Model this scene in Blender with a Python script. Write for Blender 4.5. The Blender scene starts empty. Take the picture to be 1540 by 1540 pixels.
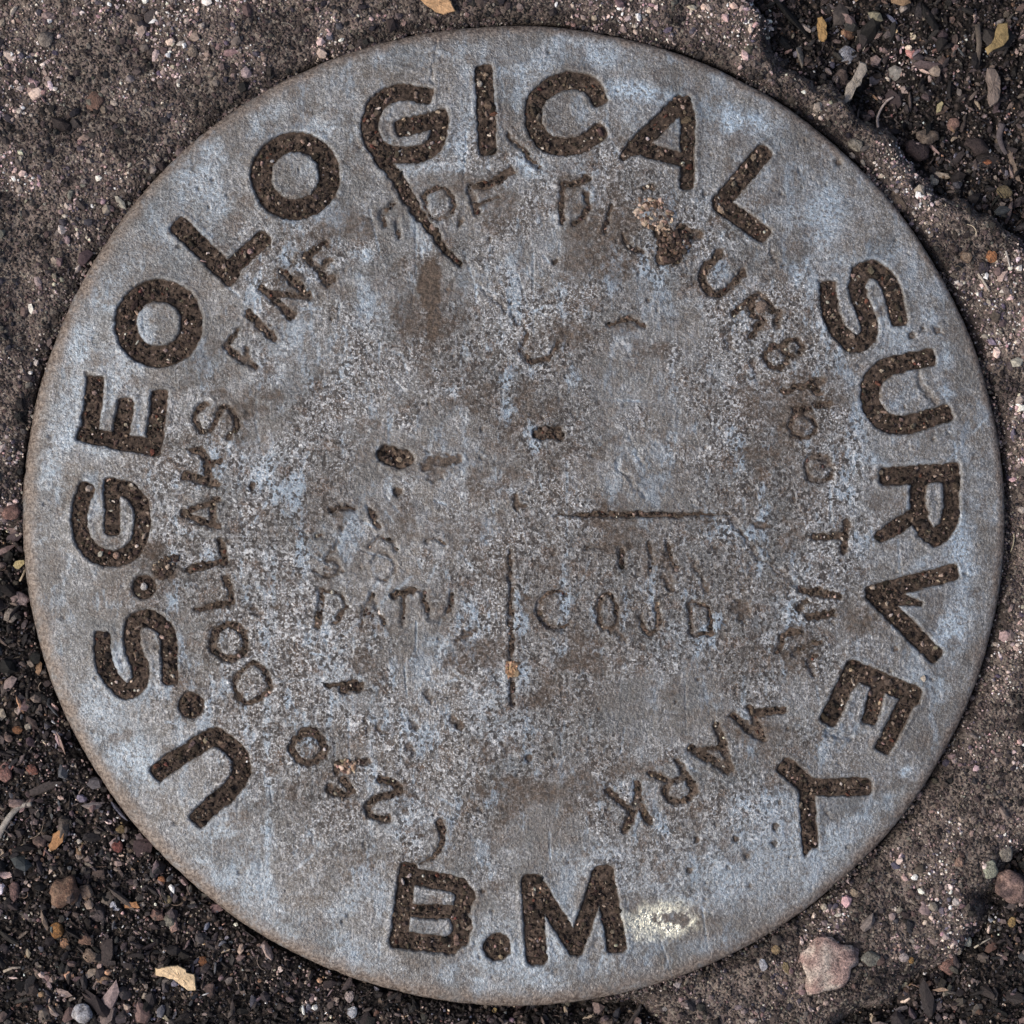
import bpy, math, random
import numpy as np
from mathutils import Vector

# ---------------------------------------------------------------- camera, light, exposure
PX = 0.0445 / 736.0            # one photo pixel in metres (the disk is 89 mm across)
HALF = 770.0
scene = bpy.context.scene
col = scene.collection

cam_data = bpy.data.cameras.new('camera')
cam = bpy.data.objects.new('camera', cam_data)
col.objects.link(cam)
CAM_H = 0.26
cam.location = (0, 0, CAM_H)
cam_data.sensor_width = 36.0
cam_data.lens = 36.0 * CAM_H / (1540 * PX)
cam_data.clip_start = 0.01
cam_data.clip_end = 20.0
scene.camera = cam

SUN_AZ, SUN_EL = -108.0, 46.0    # degrees clockwise from +Y (top of the picture), elevation
world = bpy.data.worlds.new('World')
scene.world = world
world.use_nodes = True
wn = world.node_tree.nodes
wl = world.node_tree.links
wn.clear()
wo = wn.new('ShaderNodeOutputWorld')
wb = wn.new('ShaderNodeBackground')
sky = wn.new('ShaderNodeTexSky')
sky.sky_type = 'NISHITA'
sky.sun_disc = False
sky.sun_elevation = math.radians(SUN_EL)
sky.sun_rotation = math.radians(SUN_AZ)
sky.air_density = 0.9
sky.dust_density = 5.0
sky.ozone_density = 0.6
wb.inputs['Strength'].default_value = 0.11
wl.new(sky.outputs[0], wb.inputs[0])
wl.new(wb.outputs[0], wo.inputs[0])

sd = bpy.data.lights.new('sun', 'SUN')
sd.energy = 1.5
sd.angle = math.radians(14)
sd.color = (1.0, 0.96, 0.88)
sun = bpy.data.objects.new('sun', sd)
col.objects.link(sun)
az, el = math.radians(SUN_AZ), math.radians(SUN_EL)
to_sun = Vector((math.sin(az) * math.cos(el), math.cos(az) * math.cos(el), math.sin(el)))
sun.rotation_euler = (-to_sun).to_track_quat('-Z', 'Y').to_euler()
sun.location = to_sun * 1.0

scene.view_settings.view_transform = 'Standard'
scene.view_settings.look = 'None'
scene.view_settings.gamma = 1.0
scene.view_settings.exposure = 0.14

rng = np.random.default_rng(7)
random.seed(7)

# ---------------------------------------------------------------- numpy helpers (all lengths in photo pixels)
_lat = [np.random.default_rng(100 + i).random((257, 257)) for i in range(24)]
for L_ in _lat:
    L_[256, :] = L_[0, :]
    L_[:, 256] = L_[:, 0]

def vnoise(x, y, scale, seed):
    L_ = _lat[seed % 24]
    u = x / scale + 37.3 * seed + 1000.0
    v = y / scale + 91.7 * seed + 1000.0
    iu = np.floor(u); iv = np.floor(v)
    fu = u - iu; fv = v - iv
    fu = fu * fu * (3 - 2 * fu); fv = fv * fv * (3 - 2 * fv)
    iu = iu.astype(np.int64) % 256; iv = iv.astype(np.int64) % 256
    a = L_[iv, iu]; b = L_[iv, iu + 1]; c = L_[iv + 1, iu]; d = L_[iv + 1, iu + 1]
    return (a + (b - a) * fu) * (1 - fv) + (c + (d - c) * fu) * fv

def fbm(x, y, scale, seed, octv=4, gain=0.55):
    s = 0.0; amp = 1.0; tot = 0.0
    for i in range(octv):
        s = s + amp * vnoise(x, y, scale / (2.03 ** i), seed + i)
        tot += amp; amp *= gain
    return s / tot

def sstep(a, b, x):
    t = np.clip((x - a) / (b - a), 0, 1)
    return t * t * (3 - 2 * t)

def catmull(pts, n=4):
    pts = [np.array(p, float) for p in pts]
    if len(pts) < 4:
        return pts
    out = []
    for i in range(len(pts) - 1):
        p0 = pts[max(i - 1, 0)]; p1 = pts[i]; p2 = pts[i + 1]; p3 = pts[min(i + 2, len(pts) - 1)]
        for k in range(n):
            t = k / n
            out.append(0.5 * ((2 * p1) + (-p0 + p2) * t + (2 * p0 - 5 * p1 + 4 * p2 - p3) * t * t + (-p0 + 3 * p1 - 3 * p2 + p3) * t ** 3))
    out.append(pts[-1])
    return out

def seg_sdf(x, y, a, b, w0, w1, pw=4.0):
    dx, dy = b[0] - a[0], b[1] - a[1]
    L = math.hypot(dx, dy) + 1e-9
    ux, uy = dx / L, dy / L
    t = (x - a[0]) * ux + (y - a[1]) * uy
    p = np.abs(-(x - a[0]) * uy + (y - a[1]) * ux)
    beyond = np.maximum(np.maximum(-t, t - L), 0)
    w = (w0 + (w1 - w0) * np.clip(t / L, 0, 1)) * 0.5
    return (p ** pw + beyond ** pw) ** (1.0 / pw) - w

def poly_sdf(x, y, pts, w, pw=4.0):
    """distance to a stroke; w is one width or (start, end)"""
    w0, w1 = (w if isinstance(w, tuple) else (w, w))
    pts = [np.array(p, float) for p in pts]
    curved = len(pts) > 4
    # pull the two ends in a little so that the squared-off caps end where the strokes do
    for e, o in ((0, 1), (-1, -2)):
        d = pts[o] - pts[e]; l = np.hypot(*d)
        pull = min(0.2 * (w0 if e == 0 else w1), 0.3 * l)
        pts[e] = pts[e] + d / (l + 1e-9) * pull
    if curved:
        pts = catmull(pts)
    n = len(pts) - 1
    best = np.full(x.shape, 1e6)
    for i in range(n):
        f0 = w0 + (w1 - w0) * i / n; f1 = w0 + (w1 - w0) * (i + 1) / n
        best = np.minimum(best, seg_sdf(x, y, pts[i], pts[i + 1], f0, f1, pw))
    return best

def world_xyz(px, py, z):
    return np.stack([(px - HALF) * PX, (HALF - py) * PX, z * PX], -1)

def mesh_from(name, verts, quads=None, tris=None, mat=None, smooth=True, parent=None, attrs=None):
    me = bpy.data.meshes.new(name)
    verts = np.asarray(verts, np.float32)
    nq = 0 if quads is None else len(quads)
    nt = 0 if tris is None else len(tris)
    me.vertices.add(len(verts))
    me.vertices.foreach_set('co', verts.ravel())
    loops = []
    if nq: loops.append(np.asarray(quads, np.int32).ravel())
    if nt: loops.append(np.asarray(tris, np.int32).ravel())
    loops = np.concatenate(loops)
    me.loops.add(len(loops))
    me.loops.foreach_set('vertex_index', loops)
    me.polygons.add(nq + nt)
    tot = np.concatenate([np.full(nq, 4, np.int32), np.full(nt, 3, np.int32)])
    start = np.concatenate([[0], np.cumsum(tot)[:-1]]).astype(np.int32)
    me.polygons.foreach_set('loop_start', start)
    me.polygons.foreach_set('loop_total', tot)
    me.polygons.foreach_set('use_smooth', np.full(nq + nt, smooth, bool))
    if attrs:
        for an, av in attrs.items():
            av = np.asarray(av, np.float32)
            if av.ndim == 1:
                at = me.attributes.new(an, 'FLOAT', 'POINT'); at.data.foreach_set('value', av)
            else:
                if av.shape[1] == 3:
                    av = np.concatenate([av, np.ones((len(av), 1), np.float32)], 1)
                at = me.attributes.new(an, 'FLOAT_COLOR', 'POINT'); at.data.foreach_set('color', av.ravel())
    me.update(calc_edges=True)
    me.validate()
    if mat: me.materials.append(mat)
    ob = bpy.data.objects.new(name, me)
    col.objects.link(ob)
    if parent: ob.parent = parent
    return ob

def tag(o, label=None, cat=None, group=None, kind=None):
    if label: o['label'] = label
    if cat: o['category'] = cat
    if group: o['group'] = group
    if kind: o['kind'] = kind
    return o

def empty(name, loc=(0, 0, 0)):
    o = bpy.data.objects.new(name, None)
    o.empty_display_size = 0.005
    o.location = loc
    col.objects.link(o)
    return o

# ---------------------------------------------------------------- materials
class NT:
    def __init__(self, name):
        self.m = bpy.data.materials.new(name)
        self.m.use_nodes = True
        self.t = self.m.node_tree
        self.t.nodes.clear()
        self.out = self.n('ShaderNodeOutputMaterial')
        self.bsdf = self.n('ShaderNodeBsdfPrincipled')
        self.l(self.bsdf.outputs[0], self.out.inputs[0])
        tc = self.n('ShaderNodeTexCoord')
        mp = self.n('ShaderNodeMapping')
        mp.inputs['Scale'].default_value = (1 / PX,) * 3
        self.l(tc.outputs['Object'], mp.inputs[0])
        self.co = mp.outputs[0]
    def n(self, t, **kw):
        nd = self.t.nodes.new(t)
        for k, v in kw.items(): setattr(nd, k, v)
        return nd
    def l(self, a, b): self.t.links.new(a, b)
    def stretch(self, sx, sy, sz=1.0):
        mp = self.n('ShaderNodeMapping'); mp.inputs['Scale'].default_value = (sx, sy, sz)
        self.l(self.co, mp.inputs[0]); return mp.outputs[0]
    def noise(self, px, detail=3.0, rough=0.6, co=None):
        nd = self.n('ShaderNodeTexNoise'); nd.inputs['Scale'].default_value = 1.0 / px
        nd.inputs['Detail'].default_value = detail; nd.inputs['Roughness'].default_value = rough
        self.l(co if co is not None else self.co, nd.inputs['Vector']); return nd.outputs[0]
    def voro(self, px, feat='F1', out=0):
        nd = self.n('ShaderNodeTexVoronoi', feature=feat); nd.inputs['Scale'].default_value = 1.0 / px
        self.l(self.co, nd.inputs['Vector']); return nd.outputs[out]
    def ramp(self, s, a, b, va=0.0, vb=1.0):
        nd = self.n('ShaderNodeMapRange', interpolation_type='SMOOTHSTEP')
        nd.inputs['From Min'].default_value = a; nd.inputs['From Max'].default_value = b
        nd.inputs['To Min'].default_value = va; nd.inputs['To Max'].default_value = vb
        self.l(s, nd.inputs['Value']); return nd.outputs[0]
    def math(self, op, a, b=None, c=None):
        nd = self.n('ShaderNodeMath', operation=op)
        for i, v in enumerate((a, b, c)):
            if v is None: continue
            if isinstance(v, (int, float)): nd.inputs[i].default_value = v
            else: self.l(v, nd.inputs[i])
        return nd.outputs[0]
    def mix(self, f, a, b, blend='MIX'):
        nd = self.n('ShaderNodeMix', data_type='RGBA', blend_type=blend)
        for i, v in ((0, f), (6, a), (7, b)):
            if isinstance(v, (int, float)): nd.inputs[i].default_value = v
            elif isinstance(v, tuple): nd.inputs[i].default_value = (*v, 1.0)
            else: self.l(v, nd.inputs[i])
        return nd.outputs[2]
    def attr(self, name, out='Fac'):
        nd = self.n('ShaderNodeAttribute', attribute_name=name); return nd.outputs[out]
    def bump(self, h, strength, dist_px):
        nd = self.n('ShaderNodeBump'); nd.inputs['Strength'].default_value = strength
        nd.inputs['Distance'].default_value = dist_px * PX
        self.l(h, nd.inputs['Height']); self.l(nd.outputs[0], self.bsdf.inputs['Normal'])
    def set(self, **kw):
        for k, v in kw.items():
            s = self.bsdf.inputs[k]
            if isinstance(v, (int, float)): s.default_value = v
            elif isinstance(v, tuple): s.default_value = (*v, 1.0)
            else: self.l(v, s)

def mat_metal():
    k = NT('weathered_bronze')
    sp = k.n('ShaderNodeSeparateColor'); k.l(k.attr('masks', 'Color'), sp.inputs[0])
    dirt, blue, frost = sp.outputs[0], sp.outputs[1], sp.outputs[2]
    rim = k.attr('rim'); polish = k.attr('polish')
    n_big = k.noise(150, 4, 0.6)
    n_mid = k.noise(26, 4, 0.65)
    n_fine = k.noise(5.0, 3, 0.7)
    n_pix = k.noise(3.0, 2, 0.8)
    vr = k.n('ShaderNodeSeparateColor'); k.l(k.voro(4.2, 'F1', 1), vr.inputs[0])
    cell, cell2 = vr.outputs[0], vr.outputs[1]
    streak_v = k.noise(4.0, 3, 0.6, k.stretch(1.0, 0.10))
    streak_d = k.noise(4.0, 3, 0.6, k.stretch(0.45, 0.9))
    # oxidised metal: warm grey to cool grey patches
    base = k.mix(k.ramp(n_big, 0.36, 0.64), (0.215, 0.202, 0.188), (0.205, 0.216, 0.224))
    base = k.mix(k.ramp(n_mid, 0.42, 0.66), base, (0.235, 0.250, 0.268))
    base = k.mix(k.math('MULTIPLY', frost, k.ramp(k.noise(60, 4, 0.65), 0.34, 0.60, 0.9, 0.0)), base, (0.135, 0.113, 0.098))
    base = k.mix(k.math('MULTIPLY', blue, k.ramp(n_fine, 0.30, 0.58)), base, (0.48, 0.60, 0.725))  # scuffs and scratches, with bluish sky sheen mixed into the base colour
    # smooth dark oxide film with clear borders, brown blotches
    film = k.ramp(k.noise(120, 7, 0.64), 0.47, 0.54)
    base = k.mix(k.math('MULTIPLY', film, 0.62), base, k.mix(k.ramp(k.noise(70, 4, 0.6), 0.38, 0.6), (0.112, 0.112, 0.110), (0.140, 0.120, 0.104)))
    bl = k.math('MULTIPLY', k.ramp(k.noise(30, 6, 0.72), 0.50, 0.62), k.math('MULTIPLY_ADD', frost, 0.80, 0.04))
    base = k.mix(bl, base, (0.135, 0.092, 0.066))
    bl2 = k.math('MULTIPLY', k.ramp(k.noise(44, 6, 0.74, k.stretch(1.0, 0.45)), 0.53, 0.63), k.math('MULTIPLY_ADD', frost, 0.60, 0.22))
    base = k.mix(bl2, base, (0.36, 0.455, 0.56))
    keep = k.math('MULTIPLY_ADD', film, -0.52, 1.0)
    # worn bright flecks and dark tarnish pits
    fl = k.math('MULTIPLY', k.ramp(n_pix, 0.49, 0.64), k.math('MULTIPLY_ADD', frost, 0.80, 0.14))
    fl = k.math('MAXIMUM', fl, k.math('MULTIPLY', k.math('MULTIPLY', k.ramp(cell, 0.70, 0.98), k.ramp(n_mid, 0.38, 0.62)), k.math('MULTIPLY_ADD', frost, 0.75, 0.15)))
    base = k.mix(k.math('MULTIPLY', fl, keep), base, (0.76, 0.78, 0.81))
    dk = k.math('MULTIPLY', k.ramp(n_fine, 0.50, 0.30), k.math('MULTIPLY_ADD', frost, 0.70, 0.18))
    dk = k.math('MAXIMUM', dk, k.math('MULTIPLY', k.ramp(cell2, 0.62, 0.88), k.math('MULTIPLY_ADD', frost, 0.80, 0.12)))
    base = k.mix(dk, base, (0.052, 0.045, 0.042))
    st = k.math('MULTIPLY', k.math('MULTIPLY', k.ramp(streak_v, 0.56, 0.74), 0.55), keep)
    base = k.mix(st, base, (0.47, 0.47, 0.49))
    sd_ = k.math('MULTIPLY', k.ramp(streak_d, 0.60, 0.80), 0.30)
    base = k.mix(sd_, base, (0.12, 0.11, 0.105))
    # brown soil film
    dn = k.math('MULTIPLY_ADD', k.noise(9, 4, 0.7), 1.6, -0.8)
    df = k.ramp(k.math('ADD', dirt, k.math('MULTIPLY', dn, 0.55)), 0.28, 0.85)
    dcol = k.mix(k.ramp(k.noise(6, 3, 0.7), 0.35, 0.7), (0.040, 0.028, 0.020), (0.16, 0.115, 0.085))
    base = k.mix(k.math('MULTIPLY', df, 0.92), base, dcol)
    rcol = k.mix(k.ramp(n_fine, 0.35, 0.68), (0.100, 0.074, 0.060), (0.33, 0.275, 0.235))
    base = k.mix(k.math('MULTIPLY', rim, k.ramp(n_mid, 0.22, 0.55)), base, rcol)
    pf = k.math('MULTIPLY', polish, k.ramp(n_fine, 0.34, 0.46))
    base = k.mix(pf, base, (0.84, 0.82, 0.68))
    metal = k.math('MULTIPLY', k.math('SUBTRACT', 1.0, df), 0.42)
    metal = k.math('MULTIPLY', metal, k.math('MULTIPLY_ADD', rim, -0.6, 1.0))
    metal = k.math('ADD', metal, k.math('MULTIPLY', pf, 0.45))
    rough = k.ramp(n_mid, 0.3, 0.7, 0.52, 0.36)
    rough = k.math('ADD', rough, k.math('MULTIPLY', df, 0.4))
    rough = k.math('MULTIPLY', rough, k.math('MULTIPLY_ADD', polish, -0.45, 1.0))
    k.set(**{'Base Color': base, 'Metallic': metal, 'Roughness': rough})
    hb = k.math('ADD', k.math('MULTIPLY', n_fine, 1.2), k.math('MULTIPLY', streak_v, 0.18))
    hb = k.math('ADD', hb, k.math('MULTIPLY', n_pix, k.math('MULTIPLY_ADD', frost, 0.9, 0.25)))
    k.bump(hb, 0.85, 2.2)
    return k.m

def mat_attr(name, rough=0.9, bump_px=3.0, strength=0.6, spec=0.3, var=0.35):
    k = NT(name)
    c = k.attr('tint', 'Color')
    n = k.noise(bump_px * 1.6, 4, 0.7)
    c2 = k.mix(k.ramp(n, 0.3, 0.7), k.mix(1.0, c, (1 - var,) * 3, 'MULTIPLY'), k.mix(1.0, c, (1 + var,) * 3, 'MULTIPLY'))
    k.set(**{'Base Color': c2, 'Roughness': rough, 'Specular IOR Level': spec})
    k.bump(n, strength, bump_px)
    return k.m

def mat_concrete():
    k = NT('weathered_concrete')
    zone = k.attr('zone')
    n1 = k.noise(110, 5, 0.66); n2 = k.noise(34, 5, 0.70); n3 = k.noise(6, 4, 0.75)
    vr = k.n('ShaderNodeSeparateColor'); k.l(k.voro(5.2, 'F1', 1), vr.inputs[0])
    vd = k.voro(5.2, 'F1', 0)
    vr2 = k.n('ShaderNodeSeparateColor'); k.l(k.voro(11.0, 'F1', 1), vr2.inputs[0])
    base = k.mix(k.ramp(n1, 0.36, 0.64), (0.092, 0.070, 0.067), (0.29, 0.228, 0.204))
    base = k.mix(k.math('MULTIPLY', k.ramp(n2, 0.50, 0.64), 0.65), base, (0.30, 0.250, 0.212))
    base = k.mix(k.math('MULTIPLY', k.ramp(n2, 0.48, 0.35), 0.9), base, (0.036, 0.029, 0.031))
    # single sand grains, pale and dark, with mortar pits between them
    base = k.mix(k.math('MULTIPLY', k.ramp(vr.outputs[0], 0.62, 0.95), 0.75), base, (0.36, 0.315, 0.27))
    base = k.mix(k.math('MULTIPLY', k.ramp(vr.outputs[1], 0.62, 0.92), 0.75), base, (0.050, 0.040, 0.036))
    base = k.mix(k.math('MULTIPLY', k.ramp(vr2.outputs[2], 0.84, 0.97), 0.5), base, (0.31, 0.255, 0.225))
    base = k.mix(k.math('MULTIPLY', k.ramp(n3, 0.50, 0.32), 0.8), base, (0.034, 0.027, 0.025))
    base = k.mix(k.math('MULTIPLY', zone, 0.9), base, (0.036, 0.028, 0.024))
    k.set(**{'Base Color': base, 'Roughness': 0.9, 'Specular IOR Level': 0.3})
    h = k.math('ADD', k.math('MULTIPLY', k.ramp(vd, 0.0, 0.75, 1.0, 0.0), k.math('MULTIPLY_ADD', vr.outputs[2], 1.0, 0.3)), k.math('MULTIPLY', n3, 1.2))
    k.bump(h, 1.0, 6.0)
    return k.m

def mat_soil():
    k = NT('dark_soil')
    n1 = k.noise(60, 4, 0.6); n2 = k.noise(9, 5, 0.72)
    vr = k.n('ShaderNodeSeparateColor'); k.l(k.voro(8.5, 'F1', 1), vr.inputs[0])
    vd = k.voro(8.5, 'F1', 0)
    base = k.mix(k.ramp(n1, 0.35, 0.65), (0.012, 0.010, 0.010), (0.032, 0.025, 0.023))
    base = k.mix(k.math('MULTIPLY', k.ramp(vr.outputs[0], 0.55, 0.95), 0.85), base, (0.105, 0.082, 0.075))
    base = k.mix(k.math('MULTIPLY', k.ramp(vr.outputs[1], 0.88, 0.98), 0.8), base, (0.25, 0.19, 0.155))
    base = k.mix(k.math('MULTIPLY', k.ramp(vd, 0.35, 0.75), 0.8), base, (0.010, 0.008, 0.008))
    k.set(**{'Base Color': base, 'Roughness': 0.9, 'Specular IOR Level': 0.3})
    k.bump(k.math('ADD', n2, k.math('MULTIPLY', k.ramp(vd, 0.0, 0.8, 1.0, 0.0), 1.4)), 1.0, 9.0)
    return k.m

M_metal = mat_metal()
M_grain = mat_attr('mineral_grain', 0.8, 2.5, 0.5, 0.4)
M_fill = mat_attr('packed_soil', 0.92, 3.0, 0.9, 0.25, 0.5)
M_concrete = mat_concrete()
M_soil = mat_soil()
def mat_stone():
    k = NT('granite_pebble')
    c = k.attr('tint', 'Color')
    n = k.noise(10, 5, 0.72); n2 = k.noise(3.2, 3, 0.7)
    c2 = k.mix(k.ramp(n, 0.34, 0.66), k.mix(1.0, c, (0.55, 0.52, 0.52), 'MULTIPLY'), k.mix(1.0, c, (1.25, 1.22, 1.18), 'MULTIPLY'))
    c2 = k.mix(k.math('MULTIPLY', k.ramp(n2, 0.52, 0.34), 0.7), c2, (0.05, 0.04, 0.037))
    k.set(**{'Base Color': c2, 'Roughness': 0.85, 'Specular IOR Level': 0.3})
    k.bump(k.math('ADD', n, n2), 0.8, 5.0)
    return k.m
M_stone = mat_stone()
M_chip = mat_attr('dry_chip', 0.75, 6.0, 0.5, 0.35, 0.25)
M_fibre = mat_attr('dry_fibre', 0.85, 4.0, 0.4, 0.3, 0.3)

# ---------------------------------------------------------------- the incised strokes, traced from crops of the photo
DCX, DCY, DR = 772.0, 775.0, 740.0

def crop(ox, oy, size, strokes):
    f = size / 1540.0
    out = []
    for pts, w in strokes:
        out.append(([(ox + p[0] * f, oy + p[1] * f) for p in pts], w))
    return out

def ring(cx, cy, rx, ry, w, a0=0, a1=360, n=20):
    pts = [(cx + rx * math.cos(math.radians(a0 + (a1 - a0) * i / n)), cy + ry * math.sin(math.radians(a0 + (a1 - a0) * i / n))) for i in range(n + 1)]
    return [(pts, w)]

def dot(cx, cy, r):
    return ring(cx, cy, r * 0.45, r * 0.45, r * 1.1, n=8)

BIG = []      # deep letters round the rim: (label, strokes, depth, fill)
def big(label, strokes, depth=11.0, level=-4.2):
    BIG.append((label, strokes, depth, level))

A = (100, 900, 300); B = (80, 560, 300); C3 = (150, 300, 300); C2 = (510, 0, 520); E5 = (640, 60, 300)
F6 = (900, 120, 300); S7 = (1180, 370, 300); V8 = (1200, 660, 300); E9 = (1160, 860, 300); Y10 = (1100, 1040, 300)
BM = (560, 1210, 300); MM = (760, 1210, 300)
big('U of the U.S.', crop(0, 1020, 520, [([(705, 420), (800, 350), (890, 295), (955, 262), (1015, 290), (1070, 350), (1075, 425), (1030, 495), (960, 555), (882, 628)], 28)]))
big('full stop after the U', dot(289, 1059.5, 19.5), 9)
big('S of the U.S.', crop(*A, [([(280, 285), (285, 430), (320, 570), (400, 670), (480, 710), (560, 650), (575, 540), (530, 420), (510, 300), (530, 190), (620, 155), (720, 190), (780, 270), (795, 400), (810, 630)], 25.5)]))
big('full stop after the S', dot(217.8, 883, 18), 9)
big('first G of GEOLOGICAL', crop(*B, [([(265, 885), (220, 1020), (205, 1160), (240, 1300), (330, 1400), (470, 1440), (600, 1390), (675, 1280), (695, 1130), (670, 1000), (590, 915), (450, 880)], 25.5), ([(460, 850), (460, 1220)], 25)]))
big('E of GEOLOGICAL', crop(*B, [([(225, 475), (805, 590)], 26), ([(330, 65), (285, 450)], 28), ([(565, 240), (525, 500)], 27), ([(830, 170), (780, 590)], 27)]))
big('first O of GEOLOGICAL', ring(239.6, 487, 49.8, 49.8, 33))
big('first L of GEOLOGICAL', crop(*C3, [([(610, 205), (1020, 600)], 30), ([(1010, 540), (1275, 300)], 26)]))
big('second O of GEOLOGICAL', ring(444.7, 265, 51.5, 51.2, 31))
big('second G of GEOLOGICAL', crop(*C2, [([(395, 430), (320, 415), (235, 420), (168, 470), (138, 550), (150, 620), (205, 680), (300, 690), (380, 680), (430, 635), (448, 565), (450, 515)], 26), ([(465, 525), (272, 575)], 27)]))
big('I of GEOLOGICAL', crop(*E5, [([(452, 238), (482, 862)], 28)]))
big('C of GEOLOGICAL', crop(*E5, [([(1350, 470), (1270, 355), (1130, 312), (980, 360), (870, 450), (832, 570), (850, 690), (930, 790), (1060, 830), (1200, 810), (1350, 710)], 27)]))
big('A of GEOLOGICAL', crop(*F6, [([(640, 180), (280, 525)], 27), ([(300, 510), (180, 610)], (24, 12)), ([(660, 160), (690, 300), (682, 820)], 23), ([(360, 545), (640, 620)], 23)], ), 10.5)
big('last L of GEOLOGICAL', crop(*F6, [([(1280, 560), (935, 960)], 28), ([(930, 955), (1270, 1200)], 27)]))
big('S of SURVEY', crop(*S7, [([(330, 310), (345, 480), (390, 620), (480, 730), (580, 750), (645, 680), (640, 570), (580, 420), (560, 300), (600, 205), (700, 190), (790, 260), (850, 420), (880, 580)], 27)]), 10.5)
big('U of SURVEY', crop(*S7, [([(1120, 860), (930, 900), (770, 950), (680, 1040), (658, 1170), (700, 1290), (800, 1370), (960, 1375), (1100, 1335), (1250, 1290)], 29)]))
big('R of SURVEY', crop(*V8, [([(665, 290), (1210, 260)], 29), ([(1178, 220), (1182, 400), (1165, 640), (1062, 755), (955, 660), (925, 500), (930, 300)], 26), ([(960, 545), (740, 690), (620, 755)], (26, 20))]), 10.5)
big('V of SURVEY', [([(1309, 893), (1434, 860)], 27), ([(1312, 892), (1406, 985)], 28), ([(1336, 897), (1384, 908)], (26, 9))], 10.5)
big('E of SURVEY', crop(*E9, [([(600, 740), (1120, 960)], 29), ([(635, 740), (440, 1140)], 28), ([(835, 850), (755, 1140)], 25), ([(1080, 940), (865, 1360)], 27)]))
big('Y of SURVEY', crop(*Y10, [([(410, 570), (600, 740)], 29), ([(560, 735), (1040, 735)], 28), ([(575, 740), (608, 1180)], 25), ([(605, 1130), (565, 1270)], (24, 3))]))
big('B of the B.M', crop(*BM, [([(285, 480), (200, 1060)], 28), ([(280, 550), (560, 590), (680, 630)], 27), ([(230, 810), (650, 832)], 22), ([(180, 1040), (590, 1085), (690, 1020)], 27), ([(665, 610), (718, 700), (690, 800)], 27), ([(660, 850), (692, 930), (675, 1050)], 28)]))
big('full stop between B and M', dot(748, 1423.4, 21), 9)
big('M of the B.M', crop(*MM, [([(205, 580), (240, 1190)], 33), ([(230, 600), (545, 1110)], 26), ([(540, 1120), (735, 530)], 27), ([(755, 505), (860, 1100)], 31)]))

SMALL = []    # shallow stamped ring and centre marks: (label, strokes, depth, level, strength)
def small(label, strokes, depth=5.0, level=-1.6, strength=1.0):
    SMALL.append((label, strokes, depth, level, strength))

FI = (320, 340, 240); K3 = (880, 1040, 300); U8 = (930, 270, 320); H1 = (1080, 500, 260); I2 = (1060, 740, 280)
G7 = (220, 880, 260); F250 = (400, 1020, 300); N3 = (440, 720, 340); J4 = (760, 720, 360); L4 = (0, 510, 520)
small('2 of the 250', crop(*F250, [([(965, 1085), (860, 1070), (790, 1000), (850, 925), (960, 900), (1030, 860), (980, 800), (880, 775)], 14)]))
small('5 of the 250', crop(*F250, [([(800, 640), (720, 640)], 12), ([(560, 640), (555, 730)], 11), ([(590, 770), (650, 830), (640, 885), (570, 885), (480, 835)], 14)]), 4.5)
small('0 of the 250', ring(464.3, 1123, 23, 23, 14))
small('D of DOLLARS', crop(*G7, [([(790, 800), (900, 725), (965, 690), (1040, 740), (1105, 830), (1120, 900), (1050, 975), (960, 1040), (880, 1030), (810, 950), (800, 860), (815, 800)], 10)]), 4.5)
small('O of DOLLARS', ring(345.8, 964.5, 25, 25, 13))
small('first L of DOLLARS', crop(*L4, [([(1012, 1060), (1035, 1165)], 11), ([(1045, 1168), (980, 1185), (870, 1200)], 11)]))
small('second L of DOLLARS', crop(*L4, [([(988, 890), (1008, 1005)], 11), ([(1015, 990), (830, 1022)], 12)]))
small('A of DOLLARS', crop(*B, [([(1290, 980), (1005, 1088)], 12), ([(1005, 1085), (1290, 1195)], 12), ([(1240, 1000), (1245, 1180)], 12)]))
small('R of DOLLARS', crop(*B, [([(1010, 800), (1290, 868)], 14), ([(1060, 605), (1140, 600), (1195, 665), (1208, 820)], 13), ([(1195, 725), (1320, 668)], 10)]))
small('S of DOLLARS', crop(*B, [([(1200, 240), (1112, 320), (1120, 410), (1190, 455), (1250, 400), (1300, 290), (1370, 278), (1422, 340), (1425, 420), (1350, 510)], 11)]), 4.5)
small('F of FINE', crop(*FI, [([(255, 1000), (135, 1180)], 10), ([(135, 1170), (420, 1370)], 12), ([(340, 1180), (350, 1290)], 10)]), 4.5)
small('I of FINE', crop(*FI, [([(345, 835), (600, 1100)], 13)]))
small('N of FINE', crop(*FI, [([(680, 440), (940, 690)], 15), ([(930, 690), (520, 640)], 11), ([(470, 590), (780, 890)], 13)]))
small('E of FINE', crop(*FI, [([(900, 305), (1110, 145)], 13), ([(890, 275), (1130, 560)], 15), ([(1040, 440), (1145, 325)], 12), ([(1060, 530), (1180, 525)], 12)]))
small('F of FOR', crop(*C2, [([(185, 965), (255, 905)], 10), ([(192, 940), (205, 1010)], 9), ([(255, 985), (265, 1065)], 11)]), 3.5, -1.2, 0.6)
small('O of FOR', ring(661, 306, 22, 22, 10), 3.5, -1.0, 0.7)
small('R of FOR', crop(*E5, [([(340, 1150), (410, 1350)], 11), ([(340, 1140), (520, 1110), (670, 1010)], 16), ([(400, 1280), (570, 1215)], 8)]), 4, -1.0, 0.8)
small('D of DISTURBING', crop(*E5, [([(1062, 1120), (1042, 1300), (1060, 1420)], 9), ([(1050, 1135), (1270, 1075)], 13), ([(1235, 1180), (1265, 1280), (1220, 1385), (1140, 1425)], 10)]), 5)
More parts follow.
